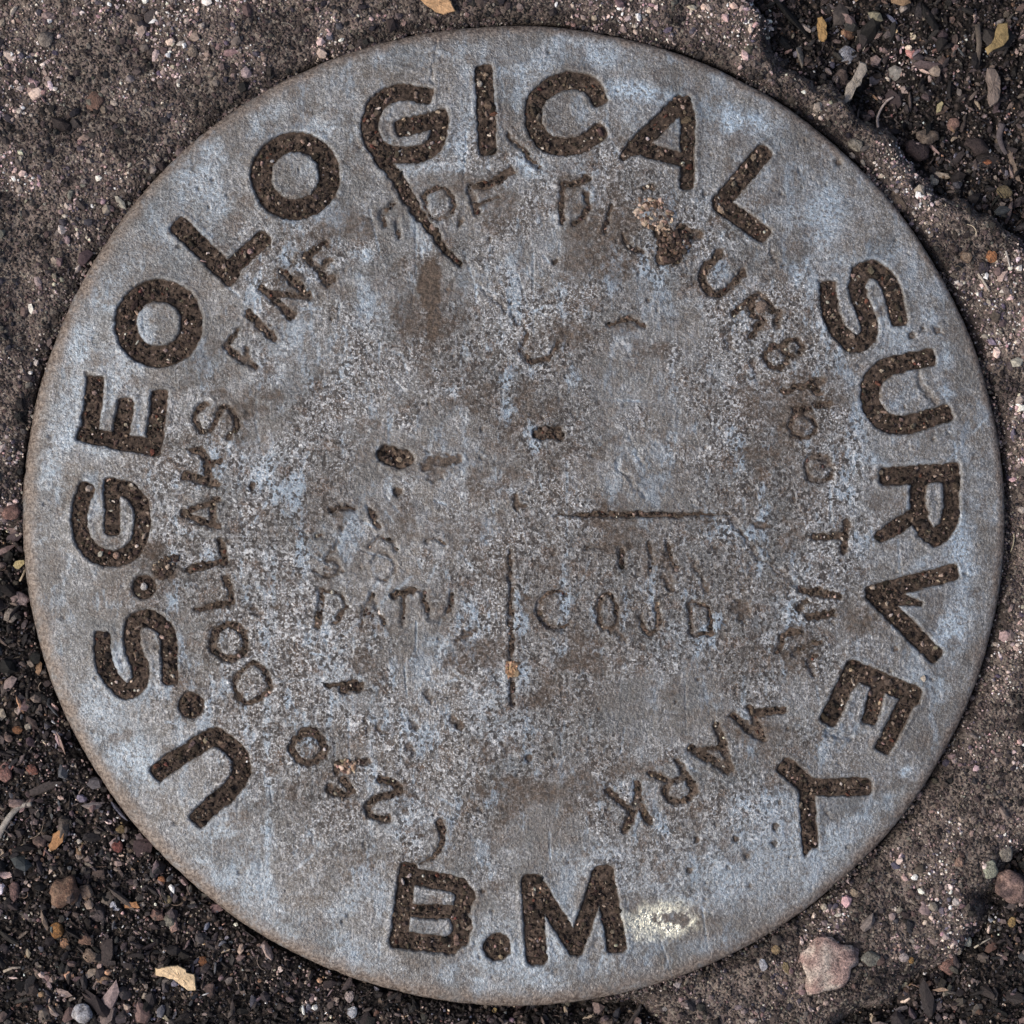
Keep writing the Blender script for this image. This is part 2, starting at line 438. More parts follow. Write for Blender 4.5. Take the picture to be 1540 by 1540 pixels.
small('first I of DISTURBING', crop(*E5, [([(1445, 1280), (1375, 1490)], 9)]))
small('S of DISTURBING', crop(*F6, [([(190, 1210), (250, 1300), (340, 1330)], 10), ([(350, 850), (420, 830)], 10)]), 4)
small('T of DISTURBING', crop(*F6, [([(470, 1180), (560, 1240), (500, 1400)], 30), ([(560, 1230), (600, 1400)], 22), ([(620, 1140), (780, 1220)], 16)]), 6, -1.0)
small('U of DISTURBING', crop(*U8, [([(735, 525), (640, 640), (600, 720), (640, 800), (700, 838), (780, 800), (900, 675)], 15)]), 6)
small('R of DISTURBING', crop(*U8, [([(820, 985), (1000, 820)], 11), ([(955, 890), (1010, 825), (1090, 900), (1115, 960)], 12), ([(950, 890), (965, 990), (1040, 1020), (945, 1150)], 12), ([(1150, 940), (1150, 1070)], 11)]), 4.5)
small('B of DISTURBING', ring(1190, 523.5, 14, 14, 10) + ring(1166, 538, 17, 17, 10), 4.5)
small('second I of DISTURBING', crop(*H1, [([(570, 545), (800, 455), (920, 425)], 13)]), 4.5)
small('N of DISTURBING', crop(*H1, [([(840, 470), (905, 570)], 12), ([(850, 650), (975, 640)], 13), ([(670, 705), (810, 685)], 14)]) + ring(1206.6, 641.5, 18, 18, 9), 4.5)
small('G of DISTURBING', ring(1230, 706, 19, 19, 11, 20, 330) + [([(1236, 700), (1250, 704)], 10)], 4, -1.0, 0.85)
small('T of THIS', crop(*I2, [([(880, 374), (1165, 355)], 13), ([(1175, 240), (1165, 360), (1140, 490)], 13)]), 5)
small('H of THIS', crop(*I2, [([(770, 800), (1105, 862)], 14), ([(765, 970), (835, 890)], 12), ([(840, 1025), (1050, 1012)], 13)]), 5)
small('I of THIS', crop(*I2, [([(720, 1350), (860, 1250), (960, 1235)], 12)]), 4.5, -1.3, .9)
small('S of THIS', crop(*I2, [([(600, 1320), (640, 1190), (700, 1155), (790, 1165)], 12), ([(850, 1390), (890, 1510)], 12), ([(860, 1400), (920, 1330)], 10)]), 4.5, -1.3, 0.85)
small('faint A next to the hand stamped D', [([(543, 940), (560, 893), (580, 938)], 8), ([(548, 925), (575, 923)], 7)], 3.5, -1.0, .7)
small('faint T in the row of the hand stamped D', [([(590, 893), (628, 886)], 9), ([(608, 892), (605, 938)], 8)], 3.5, -1.0, .7)
small('faint U between the faint T and the vertical cut', [([(640, 888), (642, 915), (652, 932), (668, 930), (678, 912), (680, 890)], 9)], 3.5, -1.0, .65)
small('faint marks over the hand stamped figure 3', [([(500, 770), (515, 762), (535, 768)], 9), ([(555, 764), (572, 795)], 8), ([(640, 815), (655, 808), (670, 820)], 8)], 3.5, -1.0, .7)
small('faint C beside the vertical chisel cut', ring(838, 916, 27, 28, 9, 40, 300), 3.5, -1.0, .6)
small('faint marks under the horizontal chisel cut', [([(935, 822), (936, 855)], 8), ([(975, 815), (980, 860)], 9), ([(1000, 812), (1015, 858)], 9), ([(880, 825), (905, 822)], 8)], 3.5, -1.0, .65)
small('faint curved mark near the half round pit', [([(795, 500), (785, 525), (800, 545), (825, 540), (840, 515)], 10), ([(915, 490), (945, 480), (970, 492)], 11)], 3.5, -1.0, .7)
small('M of MARK', crop(*K3, [([(1120, 175), (1375, 365)], 14), ([(1350, 350), (1270, 110)], 14), ([(1270, 160), (1540, 135)], 14)]))
small('A of MARK', crop(*K3, [([(1005, 240), (1115, 610)], 14), ([(810, 430), (1120, 605)], 15), ([(890, 450), (1060, 430)], 11)]))
small('R of MARK', crop(*K3, [([(705, 520), (760, 620), (835, 770), (720, 850), (620, 800), (640, 700), (760, 645)], 12), ([(500, 620), (650, 690)], 12)]))
small('K of MARK', crop(*K3, [([(400, 680), (412, 850), (300, 1070)], 14), ([(170, 755), (340, 900)], 13), ([(420, 870), (500, 1010)], 15)]))
small('hand stamped figure 3', crop(*N3, [([(160, 400), (200, 380)], 9), ([(315, 410), (300, 480), (240, 535)], 7), ([(220, 545), (310, 560), (315, 640), (240, 675), (155, 620)], 7)]), 3.5, -1.2, 0.7)
small('hand stamped figure 8', crop(*N3, [([(530, 460), (600, 400), (690, 425), (715, 490)], 7)]) + ring(577, 853, 17, 19, 6, 200, 480), 3.5, -1.2, 0.65)
small('hand stamped D', crop(*N3, [([(205, 750), (180, 1010)], 12), ([(200, 755), (340, 780), (370, 880), (290, 985)], 8)]), 4, -1.2, 0.8)
small('hand stamped figure 0', ring(913, 919, 14.5, 26, 8), 4.5, -1.8, 0.9)
small('second hand stamped figure 0', ring(977, 926, 14, 26, 9, -60, 190), 4.5, -1.6, 0.8)
small('last hand stamped letter', crop(*J4, [([(1180, 780), (1188, 1000)], 9), ([(1185, 1000), (1320, 990)], 8), ([(1320, 1000), (1310, 830), (1180, 790)], 9)]), 4.5, -1.6, 0.85)
small('long horizontal chisel cut', [([(832, 775), (905, 773)], (3, 13)), ([(900, 773), (1095, 774)], (13, 6))], 7, -2.5, 0.8)
small('vertical chisel cut', [([(769, 825), (768, 900), (771, 1060)], (7, 10))], 4.5, -1.6, 0.8)
small('curved gouge above the B', crop(*F250, [([(1335, 1085), (1372, 1200), (1345, 1310), (1290, 1385), (1195, 1440)], (15, 5))]), 5, -1.8)
small('deep scratch under the second G', crop(*C2, [([(140, 600), (210, 730), (275, 820), (335, 930), (400, 1010), (460, 1100), (540, 1180)], (26, 11))]), 9, -3.2)
small('short scratch beside the I', crop(*E5, [([(620, 740), (760, 865), (880, 990)], (8, 11))]), 5, -2.4, 0.7)
small('rounded pit near the S of DOLLARS', [([(578, 682), (598, 688), (612, 690)], 30)], 10, -4.0)
small('half round pit near the horizontal chisel cut', [([(803, 654), (846, 656)], 13), ([(812, 646), (838, 648)], 14)], 10, -4.0)
small('pit above the figure 0', crop(*F250, [([(590, 60), (740, 55)], 20), ([(480, 50), (560, 40)], 9)]), 8, -3.0)

DENTS = (    # dents and nicks in the bare metal: strokes, depth, stain strength
    (crop(*S7, [([(1025, 980), (1070, 1100), (1160, 1200)], 9)]), 3, .55),
    (crop(*E9, [([(430, 1245), (640, 1265)], 13)]), 4, .35),
    (crop(*I2, [([(215, 215), (330, 400), (440, 545), (560, 640), (690, 780)], (10, 5))]), 3.5, .5),
    (crop(*I2, [([(480, 440), (560, 580), (660, 700), (800, 790)], (5, 7))]), 3.5, .5),
    ([([(720, 430), (755, 465), (790, 492)], (4, 6))], 4, .3),
    ([([(655, 60), (652, 140)], 4)], 3, .4),
    (crop(*I2, [([(420, 260), (500, 280)], 16)]), 2.5, .7),
    (crop(*I2, [([(260, 930), (330, 1020)], 26)]), 2.5, .55),
    (crop(*N3, [([(690, 790), (830, 755)], 12)]), 3, .7),
    (crop(*N3, [([(1100, 1115), (1240, 1035)], 12)]), 3, .7),
    (crop(*N3, [([(260, 215), (440, 200)], 13)]), 2.5, .6),
    (crop(*N3, [([(520, 190), (600, 330)], 9)]), 2.5, .5),
    (crop(*J4, [([(1005, 600), (1065, 720)], 9)]), 3, .65),
    (crop(*J4, [([(1205, 530), (1285, 720)], 9)]), 3, .6),
    (crop(*J4, [([(1030, 430), (1060, 690)], 12)]), 2, .5),
    (crop(*J4, [([(200, 830), (270, 930), (380, 965), (460, 950)], 9)]), 3, .35),
    (crop(*J4, [([(740, 440), (745, 580)], 8)]), 3, .4),
    (crop(*J4, [([(700, 950), (760, 1040)], 13)]), 2, .6),
    (crop(*F250, [([(740, 330), (800, 350), (790, 440)], 7)]), 3, .5),
    (crop(*F250, [([(860, 360), (915, 420)], 9)]), 3, .6),
    (crop(*F250, [([(1080, 500), (1140, 560)], 13)]), 3, .6),
    (crop(*F250, [([(1120, 345), (1170, 370)], 11)]), 3, .6),
    (crop(*F250, [([(1240, 80), (1290, 160)], 11)]), 3, .6),
    (crop(*F250, [([(1440, 290), (1450, 360)], 13)]), 3, .6),
    ([([(640, 700), (690, 690)], 16)], 3, .75),
    ([([(660, 712), (650, 722)], 22)], 2, .6),
    (crop(*U8, [([(780, 1120), (800, 1230)], 12)]), 2, .5),
    (crop(*U8, [([(1100, 500), (1140, 590)], 14)]), 2, .5),
    (crop(*U8, [([(940, 1300), (1020, 1480)], 8)]), 3, .45),
    (crop(*G7, [([(970, 190), (1010, 260)], 14)]), 2.5, .55),
    ([([(775, 752), (782, 760)], 14)], 3, .8),
    ([([(925, 690), (945, 720), (965, 745)], 6)], 3, .2),
    ([([(940, 640), (965, 700)], 5)], 3, .1),
)
PITS = [(1178 + 0, 400, 5), (1386, 495, 5), (1408, 497, 8), (1372, 504, 8), (1359, 613, 5), (1405, 662, 5), (693, 339, 7), (1250, 936, 5),
        (1346, 977, 6), (728, 1341, 5), (1047, 1262, 7), (1038, 1307, 8), (1166, 1243, 8), (1163, 1267, 7), (1122, 1287, 6), (1107, 1260, 7),
        (1212, 212, 5), (1262, 245, 8), (974, 455, 4), (988, 468, 4), (1068, 235, 4), (835, 396, 7), (140, 783, 3), (315, 313, 4), (145, 1019, 4),
        (1345, 893 - 20, 4), (380, 730, 8), (1140, 1220, 4), (1200, 1250, 4), (1170, 1205, 4), (1185, 1290, 4), (1127, 1330, 4), (1095, 1305, 3),
        (600, 740, 10), (795, 1140, 9), (690, 1090, 10), (515, 835 - 40, 6), (1060, 1350, 3)]

# soil stains (x, y, rx, ry, strength)
STAINS = [(960, 195, 100, 46, .36), (1130, 262, 90, 50, .34), (1340, 620, 60, 90, .26), (1180, 880, 90, 60, .22), (470, 770, 60, 60, .3), (646, 424, 22, 56, 1.1), (652, 485, 14, 46, 1.0), (640, 560, 16, 40, .5), (850, 505, 60, 32, .55), (940, 490, 42, 26, .55), (832, 612, 30, 26, .45), (655, 700, 36, 26, .5),
          (232, 828, 30, 30, .7), (252, 862, 28, 18, .8), (222, 850, 20, 14, .6), (600, 765, 70, 34, .4), (690, 800, 80, 50, .42), (730, 850, 40, 40, .4),
          (1290, 935, 48, 40, .55), (1150, 655, 60, 45, .35), (1215, 690, 60, 45, .35), (1120, 780, 60, 40, .25), (900, 770, 100, 40, .3), (985, 840, 60, 50, .45),
          (590, 1145, 44, 34, .35), (768, 1003, 14, 16, .5), (545, 1055, 60, 30, .35), (640, 900, 90, 60, .3), (560, 930, 70, 50, .35), (880, 700, 80, 50, .35),
          (700, 560, 60, 60, .25), (930, 205, 26, 22, .45), (960, 180, 60, 40, .3), (540, 640, 60, 60, .25), (560, 410, 30, 12, .3), (1175, 1010, 30, 40, .3),
          (955, 1265, 26, 18, .3), (1360, 560, 30, 40, .3), (835, 740, 40, 40, .3), (845, 950, 50, 40, .35), (770, 980, 30, 70, .35), (800, 520, 30, 30, .4),
          (1000, 330, 40, 50, .5), (1320, 820, 30, 40, .2), (520, 620, 40, 16, .35), (1060, 600, 50, 30, .3), (890, 1050, 80, 50, .25)]
# worn patches, the bluish sheen of the sky painted into their colour (x, y, rx, ry, degrees, strength)
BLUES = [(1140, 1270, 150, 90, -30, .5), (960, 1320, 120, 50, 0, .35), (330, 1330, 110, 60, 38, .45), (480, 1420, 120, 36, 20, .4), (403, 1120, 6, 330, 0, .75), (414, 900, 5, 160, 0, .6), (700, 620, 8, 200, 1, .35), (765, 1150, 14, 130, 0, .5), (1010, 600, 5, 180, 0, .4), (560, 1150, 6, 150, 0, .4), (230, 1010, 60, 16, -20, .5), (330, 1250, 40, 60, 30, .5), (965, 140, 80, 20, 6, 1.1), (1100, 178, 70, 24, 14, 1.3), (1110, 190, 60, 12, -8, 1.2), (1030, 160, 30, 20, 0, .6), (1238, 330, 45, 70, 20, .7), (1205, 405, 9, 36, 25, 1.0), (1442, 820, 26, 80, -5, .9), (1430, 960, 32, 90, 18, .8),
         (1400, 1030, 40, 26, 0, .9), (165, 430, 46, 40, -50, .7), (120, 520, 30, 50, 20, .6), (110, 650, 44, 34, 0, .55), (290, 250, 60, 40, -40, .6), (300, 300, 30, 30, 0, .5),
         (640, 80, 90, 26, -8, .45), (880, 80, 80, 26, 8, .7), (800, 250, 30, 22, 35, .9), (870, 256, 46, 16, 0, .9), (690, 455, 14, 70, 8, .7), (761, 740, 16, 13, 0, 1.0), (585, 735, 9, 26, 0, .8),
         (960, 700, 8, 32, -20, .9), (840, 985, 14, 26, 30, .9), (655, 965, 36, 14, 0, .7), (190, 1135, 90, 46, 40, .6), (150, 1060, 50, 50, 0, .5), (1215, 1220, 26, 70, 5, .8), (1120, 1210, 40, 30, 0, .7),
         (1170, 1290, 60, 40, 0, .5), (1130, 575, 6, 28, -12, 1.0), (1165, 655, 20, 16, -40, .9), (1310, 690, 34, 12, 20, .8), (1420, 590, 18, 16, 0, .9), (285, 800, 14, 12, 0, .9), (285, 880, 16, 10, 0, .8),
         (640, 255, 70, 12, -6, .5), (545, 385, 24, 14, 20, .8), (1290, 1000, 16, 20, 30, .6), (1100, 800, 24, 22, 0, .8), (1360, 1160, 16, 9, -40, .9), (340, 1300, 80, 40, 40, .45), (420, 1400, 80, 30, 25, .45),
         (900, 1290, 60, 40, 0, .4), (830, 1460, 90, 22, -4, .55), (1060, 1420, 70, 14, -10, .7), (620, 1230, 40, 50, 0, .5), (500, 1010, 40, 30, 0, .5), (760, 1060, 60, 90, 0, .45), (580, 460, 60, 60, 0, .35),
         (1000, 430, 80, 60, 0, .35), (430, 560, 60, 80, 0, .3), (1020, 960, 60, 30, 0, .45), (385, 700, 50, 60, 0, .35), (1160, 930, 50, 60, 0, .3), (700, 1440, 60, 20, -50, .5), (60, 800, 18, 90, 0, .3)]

def ell(x, y, cx, cy, rx, ry, deg=0.0):
    a = math.radians(deg); c, s = math.cos(a), math.sin(a)
    u = (x - cx) * c + (y - cy) * s; v = -(x - cx) * s + (y - cy) * c
    return np.sqrt((u / rx) ** 2 + (v / ry) ** 2)

def strokes_sdf(x, y, strokes, pw=4.0):
    d = np.full(x.shape, 1e6)
    for pts, w in strokes:
        d = np.minimum(d, poly_sdf(x, y, pts, w, pw))
    return d

def warp(x, y, amp):
    """ragged edges: the same wobble for a cut and for the soil in it"""
    return (x + 3.0 * amp * (fbm(x, y, 16, 11) - .5) + 1.8 * amp * (vnoise(x, y, 5, 8) - .5),
            y + 3.0 * amp * (fbm(x, y, 16, 14) - .5) + 1.8 * amp * (vnoise(x, y, 5, 12) - .5))

def bbox(strokes, pad):
    xs = [p[0] for pts, w in strokes for p in pts]; ys = [p[1] for pts, w in strokes for p in pts]
    return min(xs) - pad, min(ys) - pad, max(xs) + pad, max(ys) + pad

DOME = 24.0
def dome(x, y):
    return DOME * (1 - ((x - DCX) ** 2 + (y - DCY) ** 2) / DR ** 2)

# ---------------------------------------------------------------- the disk
def build_disk():
    N = 690
    a = np.linspace(-1, 1, N)
    u, v = np.meshgrid(a, a)
    # square to disc (concentric), so that the rim is a clean circle
    r = np.maximum(np.abs(u), np.abs(v))
    big_u = np.abs(u) >= np.abs(v)
    with np.errstate(divide='ignore', invalid='ignore'):
        phi = np.where(big_u, (math.pi / 4) * (v / np.where(u == 0, 1, u)), math.pi / 2 - (math.pi / 4) * (u / np.where(v == 0, 1, v)))
    rs = np.where(big_u, u, v)
    X = (rs * np.cos(phi)).ravel(); Y = (rs * np.sin(phi)).ravel()
    ang = np.arctan2(Y, X)
    edge = DR * (1 + 0.0016 * np.sin(2 * ang + .7) + 0.0012 * np.sin(5 * ang) + 0.0022 * (vnoise(np.cos(ang) * 300, np.sin(ang) * 300, 30, 5) - .5) - 0.006 * np.clip(vnoise(np.cos(ang) * 736, np.sin(ang) * 736, 16, 9) - .74, 0, 1) - .0012 * vnoise(np.cos(ang) * 736, np.sin(ang) * 736, 8, 2))
    x = DCX + X * edge; y = DCY + Y * edge
    rr = np.sqrt(X * X + Y * Y) * edge
    inset = edge - rr
    # rounded, worn edge: wider on the lower left
    llw = 0.5 + 0.5 * np.cos(ang - math.radians(140))
    bev = 6 + 17 * llw + 7 * fbm(np.cos(ang) * 736, np.sin(ang) * 736, 60, 3)
    t = np.clip(1 - inset / bev, 0, 1)
    z = dome(x, y) - (1 - np.sqrt(np.clip(1 - t * t, 0, 1))) * (9 + 6 * llw)
    inner = sstep(0, 30, inset)
    z += inner * (3.0 * (fbm(x, y, 160, 1) - .5) + 1.6 * (fbm(x, y, 40, 2) - .5))
    cen = sstep(660, 470, rr)
    frost = np.clip(0.30 + 0.80 * cen * sstep(.32, .62, fbm(x, y, 190, 6)) + 0.5 * cen * sstep(.5, .7, fbm(x, y, 50, 9)), 0, 1)
    z += inner * (0.5 + 1.3 * frost) * (fbm(x, y, 9, 4, 3) - .5)
    dirt = np.zeros_like(x); blue = np.zeros_like(x)
    # gentle hammer lines, scratches
    for i in range(230):
        cx, cy = DCX + rng.normal(0, 330), DCY + rng.normal(0, 330)
        an = rng.choice([math.pi / 2, rng.uniform(0, math.pi)]) + rng.normal(0, .08)
        L = float(np.clip(rng.lognormal(3.6, .7), 12, 190))
        p0 = (cx - L / 2 * math.cos(an), cy - L / 2 * math.sin(an)); p1 = (cx + L / 2 * math.cos(an), cy + L / 2 * math.sin(an))
        sel = np.where((np.abs(x - cx) < L / 2 + 8) & (np.abs(y - cy) < L / 2 + 8))[0]
        d = seg_sdf(x[sel], y[sel], p0, p1, rng.uniform(1.2, 2.6), .8)
        z[sel] -= rng.uniform(.5, 1.4) * sstep(1.5, -1, d)
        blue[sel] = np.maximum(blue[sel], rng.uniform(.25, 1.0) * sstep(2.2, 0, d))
    wx, wy = warp(x, y, 1.25)
    warps = {1.25: (wx, wy), 2.4: warp(x, y, 2.4), 4.5: warp(x, y, 4.5)}
    def carve(strokes, depth, wall, lip, stain, halo=0.0, pad=26, wa=1.25, pw=4.0):
        wx, wy = warps[wa]
        x0, y0, x1, y1 = bbox(strokes, pad + 16)
        sel = np.where((x > x0) & (x < x1) & (y > y0) & (y < y1))[0]
        d = strokes_sdf(wx[sel], wy[sel], strokes, pw)
        z[sel] += -depth * sstep(0.8, -wall, d) + lip * np.exp(-((d - 4) / 3.5) ** 2)
        dirt[sel] = np.maximum(dirt[sel], stain * sstep(2.0, -2.5, d))
        if halo:
            dirt[sel] = np.maximum(dirt[sel], halo * sstep(12, 0, d))
    for label, st, depth, level in BIG:
        carve(st, depth, 4.0, 0.9, 1.0, 0.22)
    for label, st, depth, level, k in SMALL:
        carve(st, depth, 3.6, 0.6, 0.72 * k, 0.22 * k, wa=2.4, pw=2.2)
    for st, depth, k in DENTS:
        carve(st, depth, 4.5, 0.7, k * .95, k * .3, wa=4.5, pw=2.0)
    for cx, cy, r_ in PITS:
        r_ = r_ * .8
        carve(dot(cx, cy, r_), 2.5 + r_ * .3, 3.0, 0.3, 0.75, wa=2.4, pw=2.0)
    for k in range(260):
        an = rng.uniform(0, 2 * math.pi); ra = DR * math.sqrt(rng.uniform(0, .93)); r_ = rng.choice([1.8, 2.3, 3.2])
        carve(dot(DCX + ra * math.cos(an), DCY + ra * math.sin(an), r_), 3.0, 1.5, 0.0, 0.75, pad=4)
    for cx, cy, rx, ry, k in STAINS:
        dirt = np.maximum(dirt, k * sstep(1.25, 0.25, ell(wx, wy, cx, cy, rx, ry) + 0.7 * (fbm(x, y, 22, 16) - .5)))
    dirt = np.maximum(dirt, 0.52 * cen * sstep(.50, .70, fbm(x, y, 64, 18)))
    dirt += 0.10 * cen
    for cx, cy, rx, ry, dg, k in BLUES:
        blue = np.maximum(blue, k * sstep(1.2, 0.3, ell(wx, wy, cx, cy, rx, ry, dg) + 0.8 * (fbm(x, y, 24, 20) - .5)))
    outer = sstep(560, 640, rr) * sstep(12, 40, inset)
    blue = np.maximum(blue, 0.5 * outer * sstep(.48, .68, fbm(x, y, 70, 21)))  # sky reflection painted as bluish patches towards the rim
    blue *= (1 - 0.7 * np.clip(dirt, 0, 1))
    # crust of pale earth over the S of DISTURBING
    lump = sstep(1.1, .3, ell(x, y, 985, 325, 34, 24, 25) + .5 * (fbm(x, y, 14, 7) - .5))
    z += 3.0 * lump * (0.4 + fbm(x, y, 6, 10))
    # scraped bright spot right of the M: a shallow facet
    pol = sstep(1.25, .35, ell(wx, wy, 990, 1384, 56, 28, -6) + 1.0 * (fbm(x, y, 14, 13) - .5))
    spk = sstep(1.1, .7, ell(wx, wy, 1010, 1382, 34, 11) + 3.6 * (fbm(x, y, 7, 15) - .5))
    pol *= 1 - spk
    dirt = np.maximum(dirt, .6 * spk)
    z -= 3.5 * sstep(1.2, .1, ell(x, y, 990, 1384, 60, 30))
    rim = np.clip(sstep(bev * 1.2 + 3, bev * .3, inset + 16 * (fbm(x, y, 20, 17) - .5)), 0, 1)
    n2 = N * N
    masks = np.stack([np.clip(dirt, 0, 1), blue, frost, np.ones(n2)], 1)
    verts = world_xyz(x, y, z)
    idx = np.arange(n2).reshape(N, N)
    quads = np.stack([idx[:-1, :-1], idx[1:, :-1], idx[1:, 1:], idx[:-1, 1:]], -1).reshape(-1, 4)
    # side wall and underside
    loop = np.concatenate([idx[0, :-1], idx[:-1, -1], idx[-1, :0:-1], idx[:0:-1, 0]])
    low = verts[loop].copy(); low[:, 2] = -40 * PX
    base = n2
    m = len(loop)
    centre = np.array([[(DCX - HALF) * PX, (HALF - DCY) * PX, -40 * PX]])
    verts = np.concatenate([verts, low, centre])
    i = np.arange(m); j = (i + 1) % m
    wall = np.stack([loop[i], loop[j], base + j, base + i], 1)
    fan = np.stack([np.full(m, base + m), base + i, base + j], 1)
    def ext(a, val): return np.concatenate([a, np.full(m + 1, val)])
    masks = np.concatenate([masks, np.tile([.5, 0, .2, 1], (m + 1, 1))])
    return verts, quads, wall, fan, masks, ext(rim, 1.0), ext(pol, 0.0)

dv, dq, dwall, dfan, dmask, drim, dpol = build_disk()
disk = empty('survey_disk', ((DCX - HALF) * PX, (HALF - DCY) * PX, -40 * PX))
tag(disk, 'round weathered grey metal survey disk lettered U.S. GEOLOGICAL SURVEY B.M, set in concrete', 'survey marker')
disk_off = np.array([(DCX - HALF) * PX, (HALF - DCY) * PX, -40 * PX])
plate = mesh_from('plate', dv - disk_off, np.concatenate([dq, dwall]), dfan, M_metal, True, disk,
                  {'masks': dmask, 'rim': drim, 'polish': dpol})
# make the outside of the shell face outwards
import bmesh
_n = plate.data.polygons[len(dq) // 2 + 50].normal
if _n.z < 0:
    plate.data.flip_normals()

# ---------------------------------------------------------------- grains
def ico():
    t = (1 + 5 ** .5) / 2
    v = np.array([(-1, t, 0), (1, t, 0), (-1, -t, 0), (1, -t, 0), (0, -1, t), (0, 1, t), (0, -1, -t), (0, 1, -t), (t, 0, -1), (t, 0, 1), (-t, 0, -1), (-t, 0, 1)], float)
    v /= np.linalg.norm(v[0])
    f = np.array([(0, 11, 5), (0, 5, 1), (0, 1, 7), (0, 7, 10), (0, 10, 11), (1, 5, 9), (5, 11, 4), (11, 10, 2), (10, 7, 6), (7, 1, 8),
                  (3, 9, 4), (3, 4, 2), (3, 2, 6), (3, 6, 8), (3, 8, 9), (4, 9, 5), (2, 4, 11), (6, 2, 10), (8, 6, 7), (9, 8, 1)])
    return v, f
ICO_V, ICO_F = ico()

def rand_rot(n):
    q = rng.normal(size=(n, 4)); q /= np.linalg.norm(q, axis=1)[:, None]
    w, x, y, z = q.T
    return np.stack([np.stack([1 - 2 * (y * y + z * z), 2 * (x * y - z * w), 2 * (x * z + y * w)], -1),
                     np.stack([2 * (x * y + z * w), 1 - 2 * (x * x + z * z), 2 * (y * z - x * w)], -1),
                     np.stack([2 * (x * z - y * w), 2 * (y * z + x * w), 1 - 2 * (x * x + y * y)], -1)], 1)

def grain_arrays(px, py, z, r, colr, aniso=.35, zsq=1.0):
    n = len(px)
    sh = np.exp(rng.normal(0, aniso, (n, 1, 3)))
    v = ICO_V[None] * (1 + rng.normal(0, .16, (n, 12, 1))) * sh
    v = np.einsum('nij,nkj->nki', rand_rot(n), v) * r[:, None, None]
    v[:, :, 2] *= zsq
    cx = np.stack([px - HALF, HALF - py, z], -1)
    v = (v + cx[:, None, :]) * PX
    f = (ICO_F[None] + (np.arange(n) * 12)[:, None, None]).reshape(-1, 3)
    c = np.repeat(colr, 12, 0)
    return v.reshape(-1, 3), f, c

OCT_V = np.array([(1, 0, 0), (-1, 0, 0), (0, 1, 0), (0, -1, 0), (0, 0, 1), (0, 0, -1)], float)
OCT_F = np.array([(0, 2, 4), (2, 1, 4), (1, 3, 4), (3, 0, 4), (2, 0, 5), (1, 2, 5), (3, 1, 5), (0, 3, 5)])

def crumb_arrays(px, py, z, r, colr):
    """very small angular grains, eight faces each"""
    n = len(px)
    v = OCT_V[None] * np.exp(rng.normal(0, .25, (n, 6, 1)))
    v = np.einsum('nij,nkj->nki', rand_rot(n), v) * r[:, None, None]
    v = (v + np.stack([px - HALF, HALF - py, z], -1)[:, None, :]) * PX
    f = (OCT_F[None] + (np.arange(n) * 6)[:, None, None]).reshape(-1, 3)
    return v.reshape(-1, 3), f, np.repeat(colr, 6, 0)

def join(*sets):
    V, F, Cc, off = [], [], [], 0
    for v, f, c in sets:
        V.append(v); F.append(f + off); Cc.append(c); off += len(v)
    return np.concatenate(V), np.concatenate(F), np.concatenate(Cc)

def pick(pal, n, jit=.18):
    pal = np.array([p[:3] for p in pal]), np.array([p[3] for p in pal], float)
    i = rng.choice(len(pal[0]), n, p=pal[1] / pal[1].sum())
    return np.clip(pal[0][i] * np.exp(rng.normal(0, jit, (n, 1))) * np.exp(rng.normal(0, .05, (n, 3))), 0.004, .9)

PAL_FILL = [(.030, .022, .018, 5), (.07, .05, .04, 4), (.16, .12, .095, 2.2), (.32, .25, .20, 1.0), (.56, .50, .44, .28), (.11, .05, .035, .3)]
PAL_CONC = [(.050, .039, .038, 5.5), (.115, .090, .084, 5.5), (.20, .160, .146, 5), (.30, .248, .222, 3.4), (.43, .37, .325, 1.5), (.62, .57, .51, .25), (.19, .132, .126, 2.4), (.040, .035, .046, 3)]
PAL_SOIL = [(.011, .009, .0095, 7), (.022, .018, .018, 7), (.048, .038, .036, 5), (.095, .073, .068, 3.4), (.17, .13, .115, 1.7), (.15, .095, .062, .35), (.30, .245, .205, .5), (.50, .49, .49, .22), (.11, .058, .05, .2), (.060, .060, .072, 1.6)]

